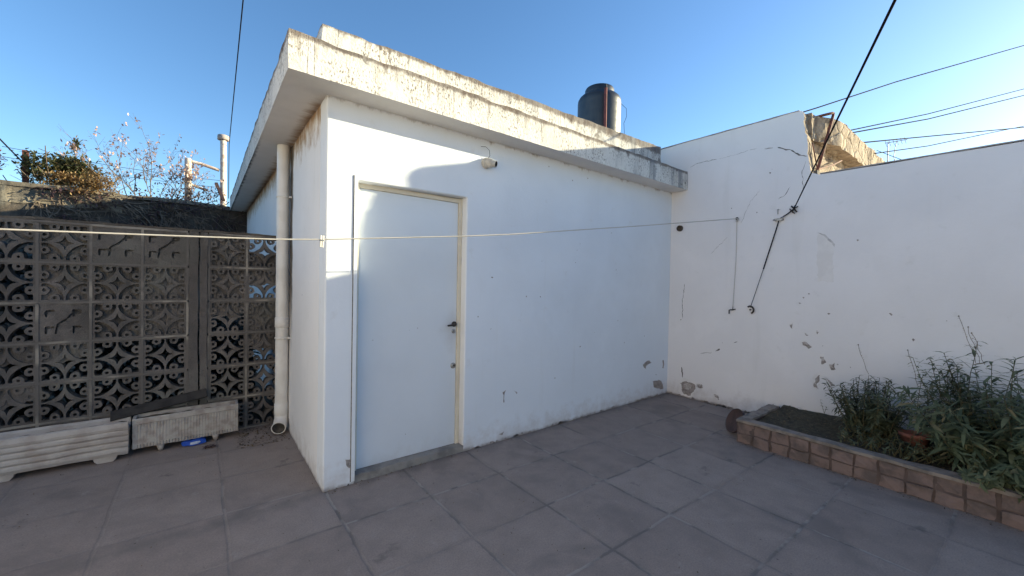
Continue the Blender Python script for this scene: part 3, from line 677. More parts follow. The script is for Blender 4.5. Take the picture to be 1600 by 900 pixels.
# ------------------------------------------------------------------ lines and cables
ln = [(-4.2,-0.02,1.665),(-1.702,-0.15,1.683),(-1.374,-0.18,1.689),(-0.84,-0.25,1.703),(-0.335,-0.28,1.721),(-0.085,-0.29,1.740),(0.869,-0.42,1.832),(1.262,-0.48,1.876),(2.713,-0.66,2.072),(L-0.03,-0.864,2.309)]
b = MB(); b.tube(ln, 0.0042, 8)
b.tube([(L-0.028,-0.864,2.305),(L-0.018,-0.862,1.8),(L-0.028,-0.845,1.24)], 0.0036, 8)
b.tube([(L-0.03,-0.865,2.31),(L-0.03,-0.88,2.295),(L-0.03,-0.868,2.275),(L-0.03,-0.855,2.285)], 0.008, 6)
tag(b.build('clothesline', MT['cord']), 'pale sagging clothesline strung across the shed front', 'clothesline')
b = MB()
M_ = Matrix.Translation((-0.085,-0.29,1.735)) @ Matrix.Rotation(R(3), 4, 'Y')
for sx in (-1, 1):
    b.box(sx*0.0065 - 0.0045, sx*0.0065 + 0.0045, -0.006, 0.006, -0.045, 0.030, 0, M_)
b.box(-0.013, 0.013, -0.008, 0.008, -0.006, 0.004, 1, M_)
tag(b.build('clothes_peg', [MT['peg'], MT['steel']], None, loc=(-0.085,-0.29,1.735), bevel=0.002), 'single pale clothes peg clipped on the sagging line', 'clothes peg')
A = Vector((4.385,-1.442,2.346)); B = Vector((1.403,-2.647,2.597)); C_ = Vector((-3.063,-4.445,2.979))
b = MB(); b.tube([A.lerp(C_, i/20) for i in range(21)], 0.0058, 8)
b.tube([A, (4.392,-1.38,2.30), (L-0.02,-1.305,2.255), (L-0.018,-1.28,2.15), (L-0.016,-1.16,1.70)], 0.0065, 8)
b.tube([(L-0.016,-1.16,1.70), (L-0.02,-1.037,1.25)], 0.003, 8)
tag(b.build('steep_cable', MT['cable']), 'thick dark cable rising steeply from the white wall out of the top of the picture', 'cable')
def wire(label, pts, r, name='overhead_wire'):
    p = [Vector(q) for q in pts]; b = MB(); out = []
    for i in range(len(p)-1):
        for j in range(6): out.append(p[i].lerp(p[i+1], j/6))
    out.append(p[-1]); b.tube(out, r, 6)
    return tag(b.build(name, MT['cable']), label, 'wire', 'overhead wires beyond the white wall' if name == 'overhead_wire' else None)
def ext(a, c, k): a = Vector(a); c = Vector(c); return tuple(a + (c - a) * k)
wire('topmost overhead wire leaving the broken top corner of the tall wall', [(5.5,-1.06,3.783),(6.046,-1.171,3.997),(8.301,-1.647,4.908),(12.41,-2.924,6.482),ext((8.301,-1.647,4.908),(12.41,-2.924,6.482),2.5)], 0.009)
wire('upper wire of the close pair above the stone building', [(6.0,-1.36,3.58),(6.378,-1.437,3.684),(8.719,-1.984,4.391),(12.414,-2.945,5.601),ext((8.719,-1.984,4.391),(12.414,-2.945,5.601),2.5)], 0.008)
wire('lower wire of the close pair above the stone building', [(6.0,-1.38,3.55),(6.42,-1.471,3.658),(8.72,-1.986,4.307),(12.415,-2.949,5.471),ext((8.72,-1.986,4.307),(12.415,-2.949,5.471),2.5)], 0.009)
wire('flattest overhead wire just above the two low sagging ones', [(6.1,-1.46,3.43),(6.54,-1.567,3.527),(8.721,-1.993,4.022),(12.418,-2.964,4.823),ext((8.721,-1.993,4.022),(12.418,-2.964,4.823),2.5)], 0.009)
wire('wire climbing from the stone roof edge to meet the flattest wire', [(6.3,-1.6,3.32),(6.681,-1.681,3.379),(8.722,-1.997,3.864),(12.01,-2.647,4.735),(13.236,-2.964,5.058),ext((12.01,-2.647,4.735),(13.236,-2.964,5.058),4)], 0.0075)
wire('short faint wire slanting down behind the low white wall', [(18.123,0.224,6.399),(17.447,-0.53,5.749),(16.9,-1.14,5.2)], 0.010)
wire('thin dark wire falling from the top left sky past the capped pipe', [ext((-0.266,6.944,4.18),(-0.323,2.554,4.651),1.6),(-0.323,2.554,4.651),(-0.285,5.3,4.40),(-0.266,6.944,4.18),(-0.245,7.541,3.452),(-0.24,7.7,3.2)], 0.007, 'falling_wire')
wire('dark drooping wire at the far left tied to the rusty post', [(-3.06,5.325,3.60),(-3.108,6.3,3.56),(-2.99,7.0,3.30)], 0.010, 'drooping_wire')

# antenna far off
an = thing('tv_antenna', 'thin distant television antenna behind the low white wall', 'antenna', (18.43, -0.02, 3.0))
b = MB(); b.tube([(18.43,-0.02,2.5),(18.43,-0.02,6.70)], 0.016, 6); b.build('mast', MT['galv'], an)
b = MB(); b.tube([(18.66,-0.2,4.8),(18.66,-0.2,5.9),(18.60,-0.15,6.2),(18.66,-0.2,6.72)], 0.012, 6); b.build('side_mast', MT['galv'], an)
b = MB(); b.tube([(18.35,0.05,6.66),(18.95,-0.43,6.80)], 0.012, 6)
for k in range(6):
    p = Vector((18.38,0.03,6.665)).lerp(Vector((18.9,-0.39,6.79)), k/5); b.tube([p - Vector((0.02,0.03,0.14)), p + Vector((0.02,0.03,0.10))], 0.008, 5)
b.build('element_boom', MT['galv'], an)

# ------------------------------------------------------------------ water tank on the roof
TC = Vector((4.06, 1.02, 3.085))
tk = thing('water_tank', 'black plastic water tank with a stepped lid on the flat roof', 'water tank', TC)
b = MB()
prof = [(0.0, 0.0), (0.315, 0.0), (0.322, 0.02)]
for k in range(9):
    z = 0.06 + k * 0.125
    prof += [(0.322, z), (0.3212, z + 0.012), (0.322, z + 0.024)]
prof += [(0.322, 1.13), (0.318, 1.17), (0.300, 1.205), (0.262, 1.24), (0.235, 1.255)]
b.lathe(prof, TC, (0, 0, 1), 48); b.build('body', MT['tank'], tk)
b = MB(); b.lathe([(0.215, 1.25), (0.217, 1.33), (0.205, 1.352), (0.12, 1.368), (0.0, 1.372)], TC, (0, 0, 1), 40); b.build('lid', MT['tank'], tk)
b = MB(); b.box(TC.x-0.3, TC.x+0.3, TC.y-0.3, TC.y+0.3, 3.0, 3.13); b.build('plinth', MT['threshold'], tk)
rp = Vector((3.818, 0.70, 3.0))
b = MB(); b.tube([rp, rp + Vector((0,0,0.7)), rp + Vector((-0.004,0,1.27))], 0.020, 10); b.tube([rp + Vector((-0.004,0,1.27)), rp + Vector((0.0,0,1.325))], [0.020, 0.012], 10, 1)
b.lathe([(0.02, 0), (0.027, 0.004), (0.027, 0.04), (0.02, 0.044)], rp + Vector((0,0,0.55)), (0,0,1), 12)
o = b.build('vent_pipe', [MT['redpipe'], MT['black']], None, loc=rp); tag(o, 'slim red oxide pipe standing right in front of the black tank', 'pipe')
b = MB(); b.tube([(4.33,0.83,4.25),(4.42,0.79,4.18),(4.43,0.79,4.06),(4.38,0.80,3.95),(4.40,0.80,3.80),(4.34,0.82,3.60),(4.33,0.83,3.2)], 0.0032, 6)
tag(b.build('loose_wire', MT['cable']), 'loose thin wire hanging down the sunny side of the tank', 'wire')

# ------------------------------------------------------------------ breeze block screen
FY = 1.72; KF = 1.0263
fx = lambda x: -0.665 + (x + 0.665) * KF
fz = lambda z: 1.5 + (z - 1.5) * KF
rows = [fz(0.04 + 0.308 * i) for i in range(7)]           # bottom to top
colsL = [fx(v) for v in (-2.85, -2.55, -2.25, -1.95, -1.652, -1.372, -1.07, -0.775)]
colsR = [fx(v) for v in (-0.625, -0.335, -0.045)]
def sdf(a, c, j):
    m = max(abs(a), abs(c)); q = (abs(a)**0.58 + abs(c)**0.58) ** (1/0.58)
    f = max(m - 0.90, min(q - 0.40, 0.97 - q))
    hole = 9
    for px, py in ((.80,.40),(.80,-.40),(-.80,.40),(-.80,-.40),(.40,.80),(-.40,.80),(.40,-.80),(-.40,-.80)):
        d = math.hypot(a - px, c - py); f = max(f, 0.205 - d); hole = min(hole, d - 0.08)
    return min(f, hole) + 0.035 * noise.noise(Vector((a*5, c*5, j))) + 0.015 * noise.noise(Vector((a*14, c*14, j)))
def seg(a, c, x0, y0, x1, y1):
    dx, dy = x1-x0, y1-y0; t = max(0, min(1, ((a-x0)*dx + (c-y0)*dy) / (dx*dx+dy*dy)))
    return math.hypot(a-x0-t*dx, c-y0-t*dy)
def sdf_grooved(a, c, j):
    d = 9
    for sx, sy in ((-.72,.62),(-.72,-.25),(.35,-.25),(.35,.62)):
        d = min(d, seg(a, c, sx, sy, sx+.28, sy), seg(a, c, sx, sy, sx, sy-.30))
    d = min(d, seg(a, c, -.35, -.55, -.28, -.1), seg(a, c, -.28, -.1, .05, .15), seg(a, c, .05, .15, .3, .45), seg(a, c, .3, .45, .62, .5))
    return d - 0.05 + 0.03 * noise.noise(Vector((a*6, c*6, j)))
def block(mb, x0, x1, z0, z1, j, fn, N=34, depth=0.09, infill=None):
    gy = FY + 0.003 * noise.noise(Vector((j, 1, 1)))
    g = [[fn(-1 + 2*i/N, -1 + 2*k/N, j) for k in range(N+1)] for i in range(N+1)]
    X = lambda i: x0 + (x1-x0)*i/N
    Zc = lambda k: z0 + (z1-z0)*k/N
    vs, fs, cache = [], [], {}
    def vtx(i, k):
        key = (round(i, 4), round(k, 4))
        if key not in cache:
            cache[key] = len(vs)//2; vs.append((X(i), gy, Zc(k))); vs.append((X(i), gy + depth, Zc(k)))
        return cache[key]
    for i in range(N):
        for k in range(N):
            cs = [(i,k),(i+1,k),(i+1,k+1),(i,k+1)]; val = [g[a][c_] for a, c_ in cs]
            if max(val) <= 0: continue
            out = []
            for n_ in range(4):
                p, q = cs[n_], cs[(n_+1) % 4]; vp, vq = val[n_], val[(n_+1) % 4]
                if vp > 0: out.append((p, 0))
                if (vp > 0) != (vq > 0):
                    t = vp / (vp - vq); out.append(((p[0] + (q[0]-p[0])*t, p[1] + (q[1]-p[1])*t), 1))
            ids = [vtx(*o_[0]) for o_ in out]
            if len(set(ids)) < 3: continue
            fs.append([2*a for a in ids])
            for n_ in range(len(out)):
                if out[n_][1] and out[(n_+1) % len(out)][1]:
                    a, c_ = ids[n_], ids[(n_+1) % len(out)]
                    if a != c_: fs.append([2*c_, 2*a, 2*a+1, 2*c_+1])
    mb.add(vs, fs, 0)
    if infill:
        kind, dep = infill
        n = 20; top = []
        for i in range(n+1):
            a = i/n
            if kind == 'full': h = 1.0
            elif kind == 'low': h = 0.45 + 0.22*noise.noise(Vector((a*4, j, 0)))
            elif kind == 'high': h = 0.50 + 0.22*noise.noise(Vector((a*4, j, 0)))
            elif kind == 'left': h = 0
            top.append(h)
        for i in range(n):
            xa, xb = x0 + (x1-x0)*i/n, x0 + (x1-x0)*(i+1)/n
            if kind == 'high': za, zb, zc, zd = z0 + (z1-z0)*top[i], z0 + (z1-z0)*top[i+1], z1, z1
            else: za, zb, zc, zd = z0, z0, z0 + (z1-z0)*top[i+1], z0 + (z1-z0)*top[i]
            d1 = gy + dep + 0.010*noise.noise(Vector((i*.4, j, 2))); d2 = gy + dep + 0.010*noise.noise(Vector(((i+1)*.4, j, 2)))
            d3 = d2 + 0.006; d4 = d1 + 0.006
            mb.add([(xa,d1,za),(xb,d2,zb),(xb,d3,zc),(xa,d4,zd)], [(0,1,2,3)], 0)
FILL = {  # (row from the top, column) -> (pattern, infill)
 (0,3):(sdf,('high',.030)), (0,4):(sdf,('full',.034)), (0,5):(sdf_grooved,('full',.028)), (0,6):(sdf_grooved,('full',.028)), (0,7):(sdf,('full',.032)), (0,8):(sdf,('low',.03)),
 (1,3):(sdf,None), (1,4):(sdf,('full',.026)), (1,5):(sdf,('full',.036)), (1,6):(sdf,('full',.020)), (1,7):(sdf,('full',.030)), (1,8):(sdf,('high',.020)),
 (2,3):(sdf,None), (2,4):(sdf_grooved,('full',.03)), (2,5):(sdf,('full',.045)), (2,6):(sdf,('full',.022)), (2,7):(sdf,('high',.020)), (2,8):(sdf,('full',.016)),
 (3,3):(sdf,('high',.020)), (3,4):(sdf,('high',.024)), (3,8):(sdf,('high',.018)), (4,3):(sdf,('high',.010)),
 (0,2):(sdf,('full',.02)), (1,2):(sdf,('full',.015)), (3,2):(sdf,('full',.015)),
}
scr = thing('breeze_block_screen', 'dark grey pierced breeze block screen wall left of the shed', 'screen wall', (-1.4, FY, 0))
for name, xs, cbase in (('block_panel', colsL, 0), ('block_panel', colsR, 7)):
    b = MB(); gap = 0.007
    for ci in range(len(xs)-1):
        for ri in range(6):
            r_top = 5 - ri; key = (r_top, ci + cbase - (0 if cbase == 0 else 0))
            fn, inf = FILL.get(key, (sdf, None))
            j = ci*7.3 + ri*3.1 + cbase*11
            block(b, xs[ci]+gap, xs[ci+1]-gap, rows[ri]+gap, rows[ri+1]-gap, j, fn, 34 if ci + cbase > 1 else 18, infill=inf)
    o = b.build(name, MT['block'], scr)
    b = MB()                                                     # bed joints and perpends
    for ri in range(7):
        x = xs[0]
        while x < xs[-1] - 1e-4:
            x2 = min(x + 0.1, xs[-1]); pr = 0.005 + 0.008*noise.noise(Vector((x*3, ri*5, 0)))
            z_ = rows[ri] + 0.004*noise.noise(Vector((x*5, ri, 3)))
            b.box(x, x2, FY - max(-0.004, pr), FY + 0.085, z_ - 0.0085, z_ + 0.0085); x = x2
    for ci in range(len(xs)):
        for ri in range(6):
            pr = 0.005 + 0.009*noise.noise(Vector((ci*3.3, ri*2.1, 9)))
            b.box(xs[ci] - 0.0085, xs[ci] + 0.0085, FY - max(-0.004, pr), FY + 0.083, rows[ri] + 0.009, rows[ri+1] - 0.009)
    b.build('mortar', MT['mortar'], o)
b = MB(); b.rough(colsL[-1] + 0.009, fx(-0.70), FY - 0.012, FY + 0.10, 0, rows[-1] + 0.005, 0.05, 0.007, 0, 6)
b.rough(fx(-0.688), colsR[0] - 0.009, FY - 0.018, FY + 0.10, 0, rows[-1] + 0.004, 0.05, 0.006, 0, 6)
b.build('post', m_blockwork('post_concrete', (0.15, 0.135, 0.13), (0.10, 0.09, 0.088)), scr)
b = MB(); b.rough(colsL[0], colsR[-1], FY - 0.003, FY + 0.09, 0.0, rows[0] - 0.009, 0.06, 0.004, 0, 6)
b.rough(colsR[-1] + 0.009, -0.002, FY, FY + 0.09, 0.0, rows[-1], 0.06, 0.004, 0, 6)
b.build('footing', MT['block'], scr)
b = MB(); b.rough(colsL[0], colsR[-1] + 0.03, FY + 0.002, FY + 0.10, rows[-1] + 0.009, rows[-1] + 0.03, 0.05, 0.010, 0, 6)
b.build('coping', MT['rearwall'], scr)

# ------------------------------------------------------------------ plants (helpers)
def dirv(az, el): return Vector((math.cos(az)*math.cos(el), math.sin(az)*math.cos(el), math.sin(el)))
def leafy_stem(lv, st, p, az, el, length, leafL, leafW, stp=0.031, per=3, bend=0.6, droop=0.9, r=0.004, start=0.15):
    q = Vector(p); d = dirv(az, el); pts = [q.copy()]; n = max(3, int(length/stp)); a0 = rnd(0, 6.3)
    for i in range(n):
        d = (d + Vector((rnd(-.07,.07), rnd(-.07,.07), 0.03 - bend*0.06*i/n))).normalized()
        q = q + d*stp; pts.append(q.copy())
        if i/n < start: continue
        u = d.orthogonal().normalized(); w = d.cross(u)
        for k in range(per):
            a = a0 + i*2.4 + k*2*math.pi/per + rnd(-.3,.3)
            ld = (u*math.cos(a) + w*math.sin(a)) * 0.9 + d*rnd(0.3, 0.9)
            s_ = rnd(0.45, 1.2) * (1.0 if i < n-4 else 0.75)
            lv.leaf(q, ld, leafL*s_*1.1, leafW*s_*1.75, d if abs(ld.normalized().dot(d)) < .95 else Vector((0,0,1)), droop*rnd(0.3, 2.4))
    st.tube(pts[::2] + [pts[-1]], [r*(1-0.6*i/len(pts[::2])) for i in range(len(pts[::2])+1)], 5)
    return q, d
def bed_plant(name, label, base, stems, mat, stalks=(), cat='plant', r=0.004):
    t = thing(name, label, cat, base)
    lv, st = MB(), MB()
    for (dx, dy, az, el, ln_, lL, lW) in stems:
        leafy_stem(lv, st, Vector(base) + Vector((dx, dy, 0)), az, el, ln_, lL, lW, r=r)
    lv.build('foliage', mat, t); st.build('stem', MT['stemgreen'], t)
    for (p0, p1) in stalks:
        b = MB(); p0 = Vector(p0); p1 = Vector(p1); pts = [p0.lerp(p1, i/6) + Vector((rnd(-.006,.006), rnd(-.006,.006), 0)) for i in range(7)]
        b.tube(pts, 0.0016, 5)
        for k in range(14):
            q = pts[3].lerp(pts[-1], k/13); b.leaf(q, dirv(rnd(0,6.3), rnd(-.2,.9)), rnd(.008,.02), .006, seg=2)
        b.lathe([(0.0,-0.006),(0.006,0),(0.0,0.008)], pts[-1], (0,0,1), 6)
        b.build('flower_stalk', MT['twig'], t)
    return t

# ------------------------------------------------------------------ raised bed on the right
bed = thing('raised_bed', 'low raised planting bed edged with pinkish bricks along the white wall', 'planting bed', (3.9, -3.0, 0))
BX, BY, BZ = 3.39, -1.325, 0.215
b = MB(); y = BY - 0.004; i = 0
while y > -5.0:
    for rz in range(2):
        z0 = 0.0 + rz*0.100; dx = rnd(-.010,.007)
        b.rough(BX + dx, BX + 0.07, y - 0.132 + rnd(-.006,.004), y - 0.002 - rnd(0,.006), z0 + 0.004, z0 + 0.093 + rnd(-.004,.003), 0.024, 0.011, 0, 13)
    y -= 0.145
o = b.build('bricks', MT['brick'], bed)
b = MB(); b.rough(BX + 0.010, BX + 0.085, -5.0, BY, 0, 0.197, 0.10, 0.003, 0, 8); b.rough(BX + 0.01, L - 0.12, BY - 0.075, BY - 0.002, 0, 0.197, 0.06, 0.006, 0, 8)
b.build('bed_wall', MT['bedmortar'], bed)
b = MB(); b.rough(BX - 0.008, BX + 0.095, -5.0, BY + 0.004, 0.199, 0.222, 0.05, 0.007, 0, 8)
b.rough(BX + 0.097, L - 0.20, BY - 0.09, BY + 0.004, 0.199, 0.219, 0.05, 0.007, 0, 8)
b.build('rim', MT['bedcap'], bed)
b = MB()
def mound(P, d):
    if P.z < 0.1: return Vector((0,0,0))
    return Vector((d.x*.3, d.y*.3, d.z + 0.03*noise.noise(P*3) + 0.04*(P.x-BX-.5)))
b.rough(BX + 0.09, L - 0.02, -5.0, BY - 0.085, 0.05, 0.185, 0.045, 0.02, 0, 9, mound)
b.build('soil', MT['soil'], bed)
b = MB()
for k in range(900):
    x = rnd(BX+.1, L-.03); y = rnd(-3.6, BY-.1); b.leaf((x, y, 0.19 + 0.04*(x-BX-.5) + rnd(-.01,.015)), dirv(rnd(0,6.3), rnd(-.2,.4)), rnd(.015,.04), rnd(.006,.014), curl=rnd(-.6,.6), seg=2)
tag(b.build('leaf_litter', MT['litter']), 'scattered dead leaves and crumbs on the bed soil', 'leaf litter', kind='stuff')

S = []
for k in range(100):
    a = rnd(0, 6.3); rr = rnd(0, .17); S.append((math.cos(a)*rr*0.9, math.sin(a)*rr*0.75, a, rnd(0.95, 1.5), rnd(0.20, 0.56), rnd(.055,.10), rnd(.009,.014)))
bed_plant('leafy_plant', 'mid-sized dark leafy bush at the left end of the planting', (3.95, -2.20, 0.19), S, MT['leaf_bed'],
          [((3.92, -2.17, 0.75), (3.90, -2.105, 1.0))])
S = []
for k in range(7):
    a = rnd(0, 6.3); S.append((rnd(-.05,.05), rnd(-.04,.04), a, rnd(1.25, 1.55), rnd(0.34, 0.62), rnd(.06,.10), rnd(.008,.012)))
bed_plant('thin_plant', 'thin see-through plant with curled leaves between the two bushes', (4.05, -2.50, 0.19), S, MT['leaf_bed'],
          [((4.0, -2.47, 0.70), (3.98, -2.41, 0.99))])
S = []
for k in range(170):
    a = rnd(0, 6.3); rr = rnd(0, .34); dy = math.sin(a)*rr*1.1
    lean = 1.5 if dy > 0.18 else rnd(0.6, 1.5)
    S.append((math.cos(a)*rr*0.9, dy, a, max(lean - rnd(0,.25), .5), rnd(0.35, 0.95) * (0.72 if dy > 0.2 else 1), rnd(.07,.125), rnd(.009,.015)))
for k in range(80):
    S.append((rnd(-.42,-.22), rnd(-.75,.22), math.pi + rnd(-.7,.7), rnd(0.0, 0.8), rnd(0.18, 0.40), rnd(.05,.09), rnd(.010,.015)))
bed_plant('large_bush', 'large bushy plant spilling over the brick edge at the right', (3.93, -2.98, 0.19), S, MT['leaf_big'],
          [((3.95, -2.78, 0.95), (3.9, -2.69, 1.30)), ((3.97, -2.80, 0.95), (3.93, -2.73, 1.22)), ((3.9, -2.82, .95), (3.88, -2.76, 1.18))])
S = []
for k in range(70):
    a = rnd(0, 6.3); S.append((rnd(-.25,.25), rnd(-.30,.30), a, rnd(0.6, 1.4), rnd(0.35, 0.85), rnd(.05,.085), rnd(.010,.015)))
bed_plant('tall_plant', 'tall feathery plant at the right edge of the picture behind the large bush', (4.05, -3.45, 0.19), S, MT['leaf_big'])
S = []
for k in range(90):
    S.append((rnd(-.18,.16), rnd(-.40,.22), rnd(0,6.3), rnd(0.4, 1.3), rnd(0.08, 0.24), rnd(.03,.06), rnd(.007,.011)))
bed_plant('low_weed', 'low ground-hugging weeds on the soil before the mid-sized bush', (3.72, -2.28, 0.19), S, MT['leaf_bed'])
S = [(0.0, 0.0, 2.0, 1.3, .17, .025, .006), (0.01, .01, 4.0, 1.2, .10, .025, .006)]
bed_plant('tiny_weed', 'tiny single weed sprouting against the white wall', (4.34, -1.78, 0.20), S, MT['leaf_bed'], r=.002)
b = MB(); b.lathe([(0.0, 0.0), (0.065, 0.0), (0.088, 0.12), (0.096, 0.12), (0.096, 0.15), (0.086, 0.15), (0.08, 0.11), (0.0, 0.10)], (3.88, -2.48, 0.185), (0.05, 0.05, 1), 28)
tag(b.build('flower_pot', MT['terracotta'], None, loc=(3.88, -2.48, 0.185)), 'reddish clay flower pot half hidden among the bushes', 'flower pot')
# clay saucer leaning on the end of the bed
axd = Vector((-0.70, 0.55, 0.42)).normalized()
b = MB(); b.lathe([(0.0, 0.012), (0.110, 0.012), (0.118, 0.030), (0.127, 0.030), (0.120, 0.0), (0.0, 0.0)], (3.615, -1.235, 0.122), axd, 40)
tag(b.build('clay_saucer', MT['clay'], None, loc=(3.615, -1.235, 0.122)), 'dark round clay saucer leaning on the end of the brick bed', 'saucer')

# ------------------------------------------------------------------ troughs by the screen
tr = thing('flower_trough', 'long whitish concrete trough with horizontal ribs on stubby feet', 'planter', (-1.75, 1.53, 0))
b = MB()
x0, x1 = -2.45, -1.137
prof = [(1.455, 0.05)]
for k in range(4):
    z = 0.065 + k*0.047; o_ = 0.012*k/3
    prof += [(1.448 - o_, z), (1.440 - o_, z + 0.012), (1.440 - o_, z + 0.030), (1.449 - o_, z + 0.042)]
prof += [(1.43, 0.255), (1.425, 0.275), (1.432, 0.308), (1.450, 0.314), (1.462, 0.306), (1.470, 0.25), (1.60, 0.25), (1.612, 0.30), (1.63, 0.314), (1.65, 0.308), (1.655, 0.28), (1.63, 0.05)]
nx = 46; vs = []
for i in range(nx+1):
    x = x0 + (x1-x0)*i/nx
    endf = min(1.0, (nx - i) / 1.2) if i > nx-2 else 1.0
    for (yy, zz) in prof:
        d = noise.noise_vector(Vector((x*9, yy*9, zz*9)))*0.005
        vs.append((x + d.x, 1.54 + (yy - 1.54)*(0.93 + 0.07*endf) + d.y, zz + d.z - (0.0 if endf == 1 else 0.004)))
n = len(prof); fs = []
for i in range(nx):
    for k in range(n):
        a, c = i*n + k, i*n + (k+1) % n; fs.append((a, a+n, c+n, c))
b.add(vs, fs, 0); b.add(vs[-n:], [tuple(range(n))], 0); b.add(vs[:n], [tuple(range(n-1,-1,-1))], 0)
body = b.build('trough_body', MT['planter'], tr)
for xx in (-1.27, -1.80, -2.32):
    b = MB()
    b.prism([(-0.075,0.062),(-0.062,0.02),(-0.045,0.0),(0.045,0.0),(0.062,0.02),(0.075,0.062)], lambda a, c, d: (xx + a, d, c), 1.462, 1.62); b.build('foot', MT['planter'], tr, 0.006)
b = MB(); b.rough(x0+0.02, x1-0.02, 1.466, 1.606, 0.245, 0.272, 0.03, 0.012, 0, 14); b.build('soil', MT['soil'], tr)
t2 = thing('fluted_trough', 'short greyish concrete trough with upright flutes on small pointed feet', 'planter', (-0.76, 1.56, 0))
b = MB(); xa, xb = -1.118, -0.402; NXX = 176; vs = []
lev = [(0.056, 0.012), (0.062, 0.004), (0.255, 0.0), (0.262, -0.004), (0.300, -0.006), (0.307, 0.004)]
for i in range(NXX+1):
    f = i/NXX; x = xa + (xb-xa)*f
    fl = (0.0, 0.0, 0.005, 0.020, 0.005)[i % 5] if 0.04 < f < 0.985 else 0.0
    if 0.04 < f <= 0.30: fl *= 0.3
    for li, (z, yo) in enumerate(lev):
        g = fl if li in (1, 2) else 0
        d = noise.noise_vector(Vector((x*12, z*12, 4)))*0.003
        vs.append((x, 1.492 + yo + g + d.y, z + 0.010*f*(z/0.3) + d.z))
nl = len(lev); fs = []
for i in range(NXX):
    for k in range(nl-1): fs.append((i*nl+k, (i+1)*nl+k, (i+1)*nl+k+1, i*nl+k+1))
b.add(vs, fs)
b.rough(xa, xb, 1.62, 1.645, 0.056, 0.315, 0.05, 0.004); b.rough(xa, xa + 0.022, 1.499, 1.62, 0.058, 0.309, 0.05, 0.003); b.rough(xb - 0.022, xb, 1.499, 1.62, 0.058, 0.317, 0.05, 0.003)
b.rough(xa + 0.022, xb - 0.022, 1.497, 1.515, 0.09, 0.303, 0.04, 0.003); b.rough(xa + 0.02, xb - 0.02, 1.505, 1.62, 0.057, 0.09, 0.05, 0.003)
b.build('trough_body', MT['planter2'], t2)
for xx in (-0.945, -0.569):
    for yy in (1.515, 1.61):
        b = MB(); b.lathe([(0.0, 0.0), (0.012, 0.002), (0.030, 0.060), (0.0, 0.062)], (xx, yy, 0.0), (0, 0, 1), 14); b.build('foot', MT['planter2'], t2)
b = MB(); b.rough(xa + 0.023, xb - 0.023, 1.516, 1.619, 0.20, 0.285, 0.03, 0.012, 0, 14); b.build('soil', MT['soil'], t2)
b = MB(); Mb = Matrix.Translation((-0.93, 1.645, 0.372)) @ Matrix.Rotation(R(-9), 4, 'Y') @ Matrix.Rotation(R(35), 4, 'X')
b.box(-0.34, 0.30, -0.05, 0.05, -0.007, 0.007, 0, Mb)
tag(b.build('old_board', MT['wood'], None, loc=(-0.93, 1.625, 0.395), bevel=0.003), 'dark weathered board lying aslant behind the fluted trough', 'board')
bl = thing('blue_wrapper', 'bright blue plastic wrapper lying under the fluted trough', 'wrapper', (-0.72, 1.50, 0))
b = MB()
def crump(P, d):
    k = 1 - 0.55*abs((P.x + 0.722)/0.085)**3
    return Vector((d.x, (1.505-P.y)*(1-k)*0.6 + d.y, (0.028-P.z)*(1-k) + d.z))
b.rough(-0.805, -0.639, 1.475, 1.535, 0.006, 0.050, 0.012, 0.007, 0, 22, crump); b.build('film', MT['blue'], bl)
b = MB(); b.prism([(-0.75,0.020),(-0.735,0.016),(-0.69,0.020),(-0.675,0.03),(-0.682,0.040),(-0.71,0.043),(-0.745,0.038)], lambda a, c, d: (a, d, c), 1.4655, 1.4675); b.build('label_patch', MT['label'], bl)
b = MB()
for k in range(60): b.leaf(Vector((-0.615 + rnd(-.035,.035), 1.345 + rnd(-.02,.02), rnd(.004,.025))), dirv(rnd(0,6.3), rnd(-.2,.7)), rnd(.015,.03), rnd(.008,.014), seg=2)
tag(b.build('leaf_clump', MT['leaf_dark']), 'small dark clump of dead leaves on the paving before the blue wrapper', 'leaf clump')
b = MB()
for k in range(420):
    x = rnd(-.42, -.03); y = rnd(1.15, 1.70); s_ = rnd(.004, .016)
    b.leaf((x, y, 0.003), dirv(rnd(0,6.3), rnd(-.1,.3)), s_*1.6, s_, curl=rnd(-.5,.5), seg=2)
for k in range(420):
    b.leaf((rnd(-2, 3.3), rnd(-2.4, 1.4), 0.003), dirv(rnd(0,6.3), rnd(-.1,.3)), rnd(.006,.016), rnd(.004,.008), curl=rnd(-.5,.5), seg=2)
for k in range(420):
    if k % 2: x, y = rnd(0.0, L), -abs(random.gauss(0, .03)) - .004
    else: x, y = L - abs(random.gauss(0, .03)) - .004, rnd(-1.25, 0)
    b.leaf((x, y, 0.003), dirv(rnd(0,6.3), rnd(-.1,.5)), rnd(.006,.022), rnd(.004,.011), curl=rnd(-.6,.6), seg=2)
for k in range(260):
    b.leaf((BX_EDGE - abs(random.gauss(0, .04)), rnd(-4, -1.3), 0.003), dirv(rnd(0,6.3), rnd(-.1,.5)), rnd(.006,.02), rnd(.004,.01), curl=rnd(-.6,.6), seg=2)
tag(b.build('grit', MT['litter']), 'crumbs of dry leaf and grit swept into the paving corners', 'litter', kind='stuff')

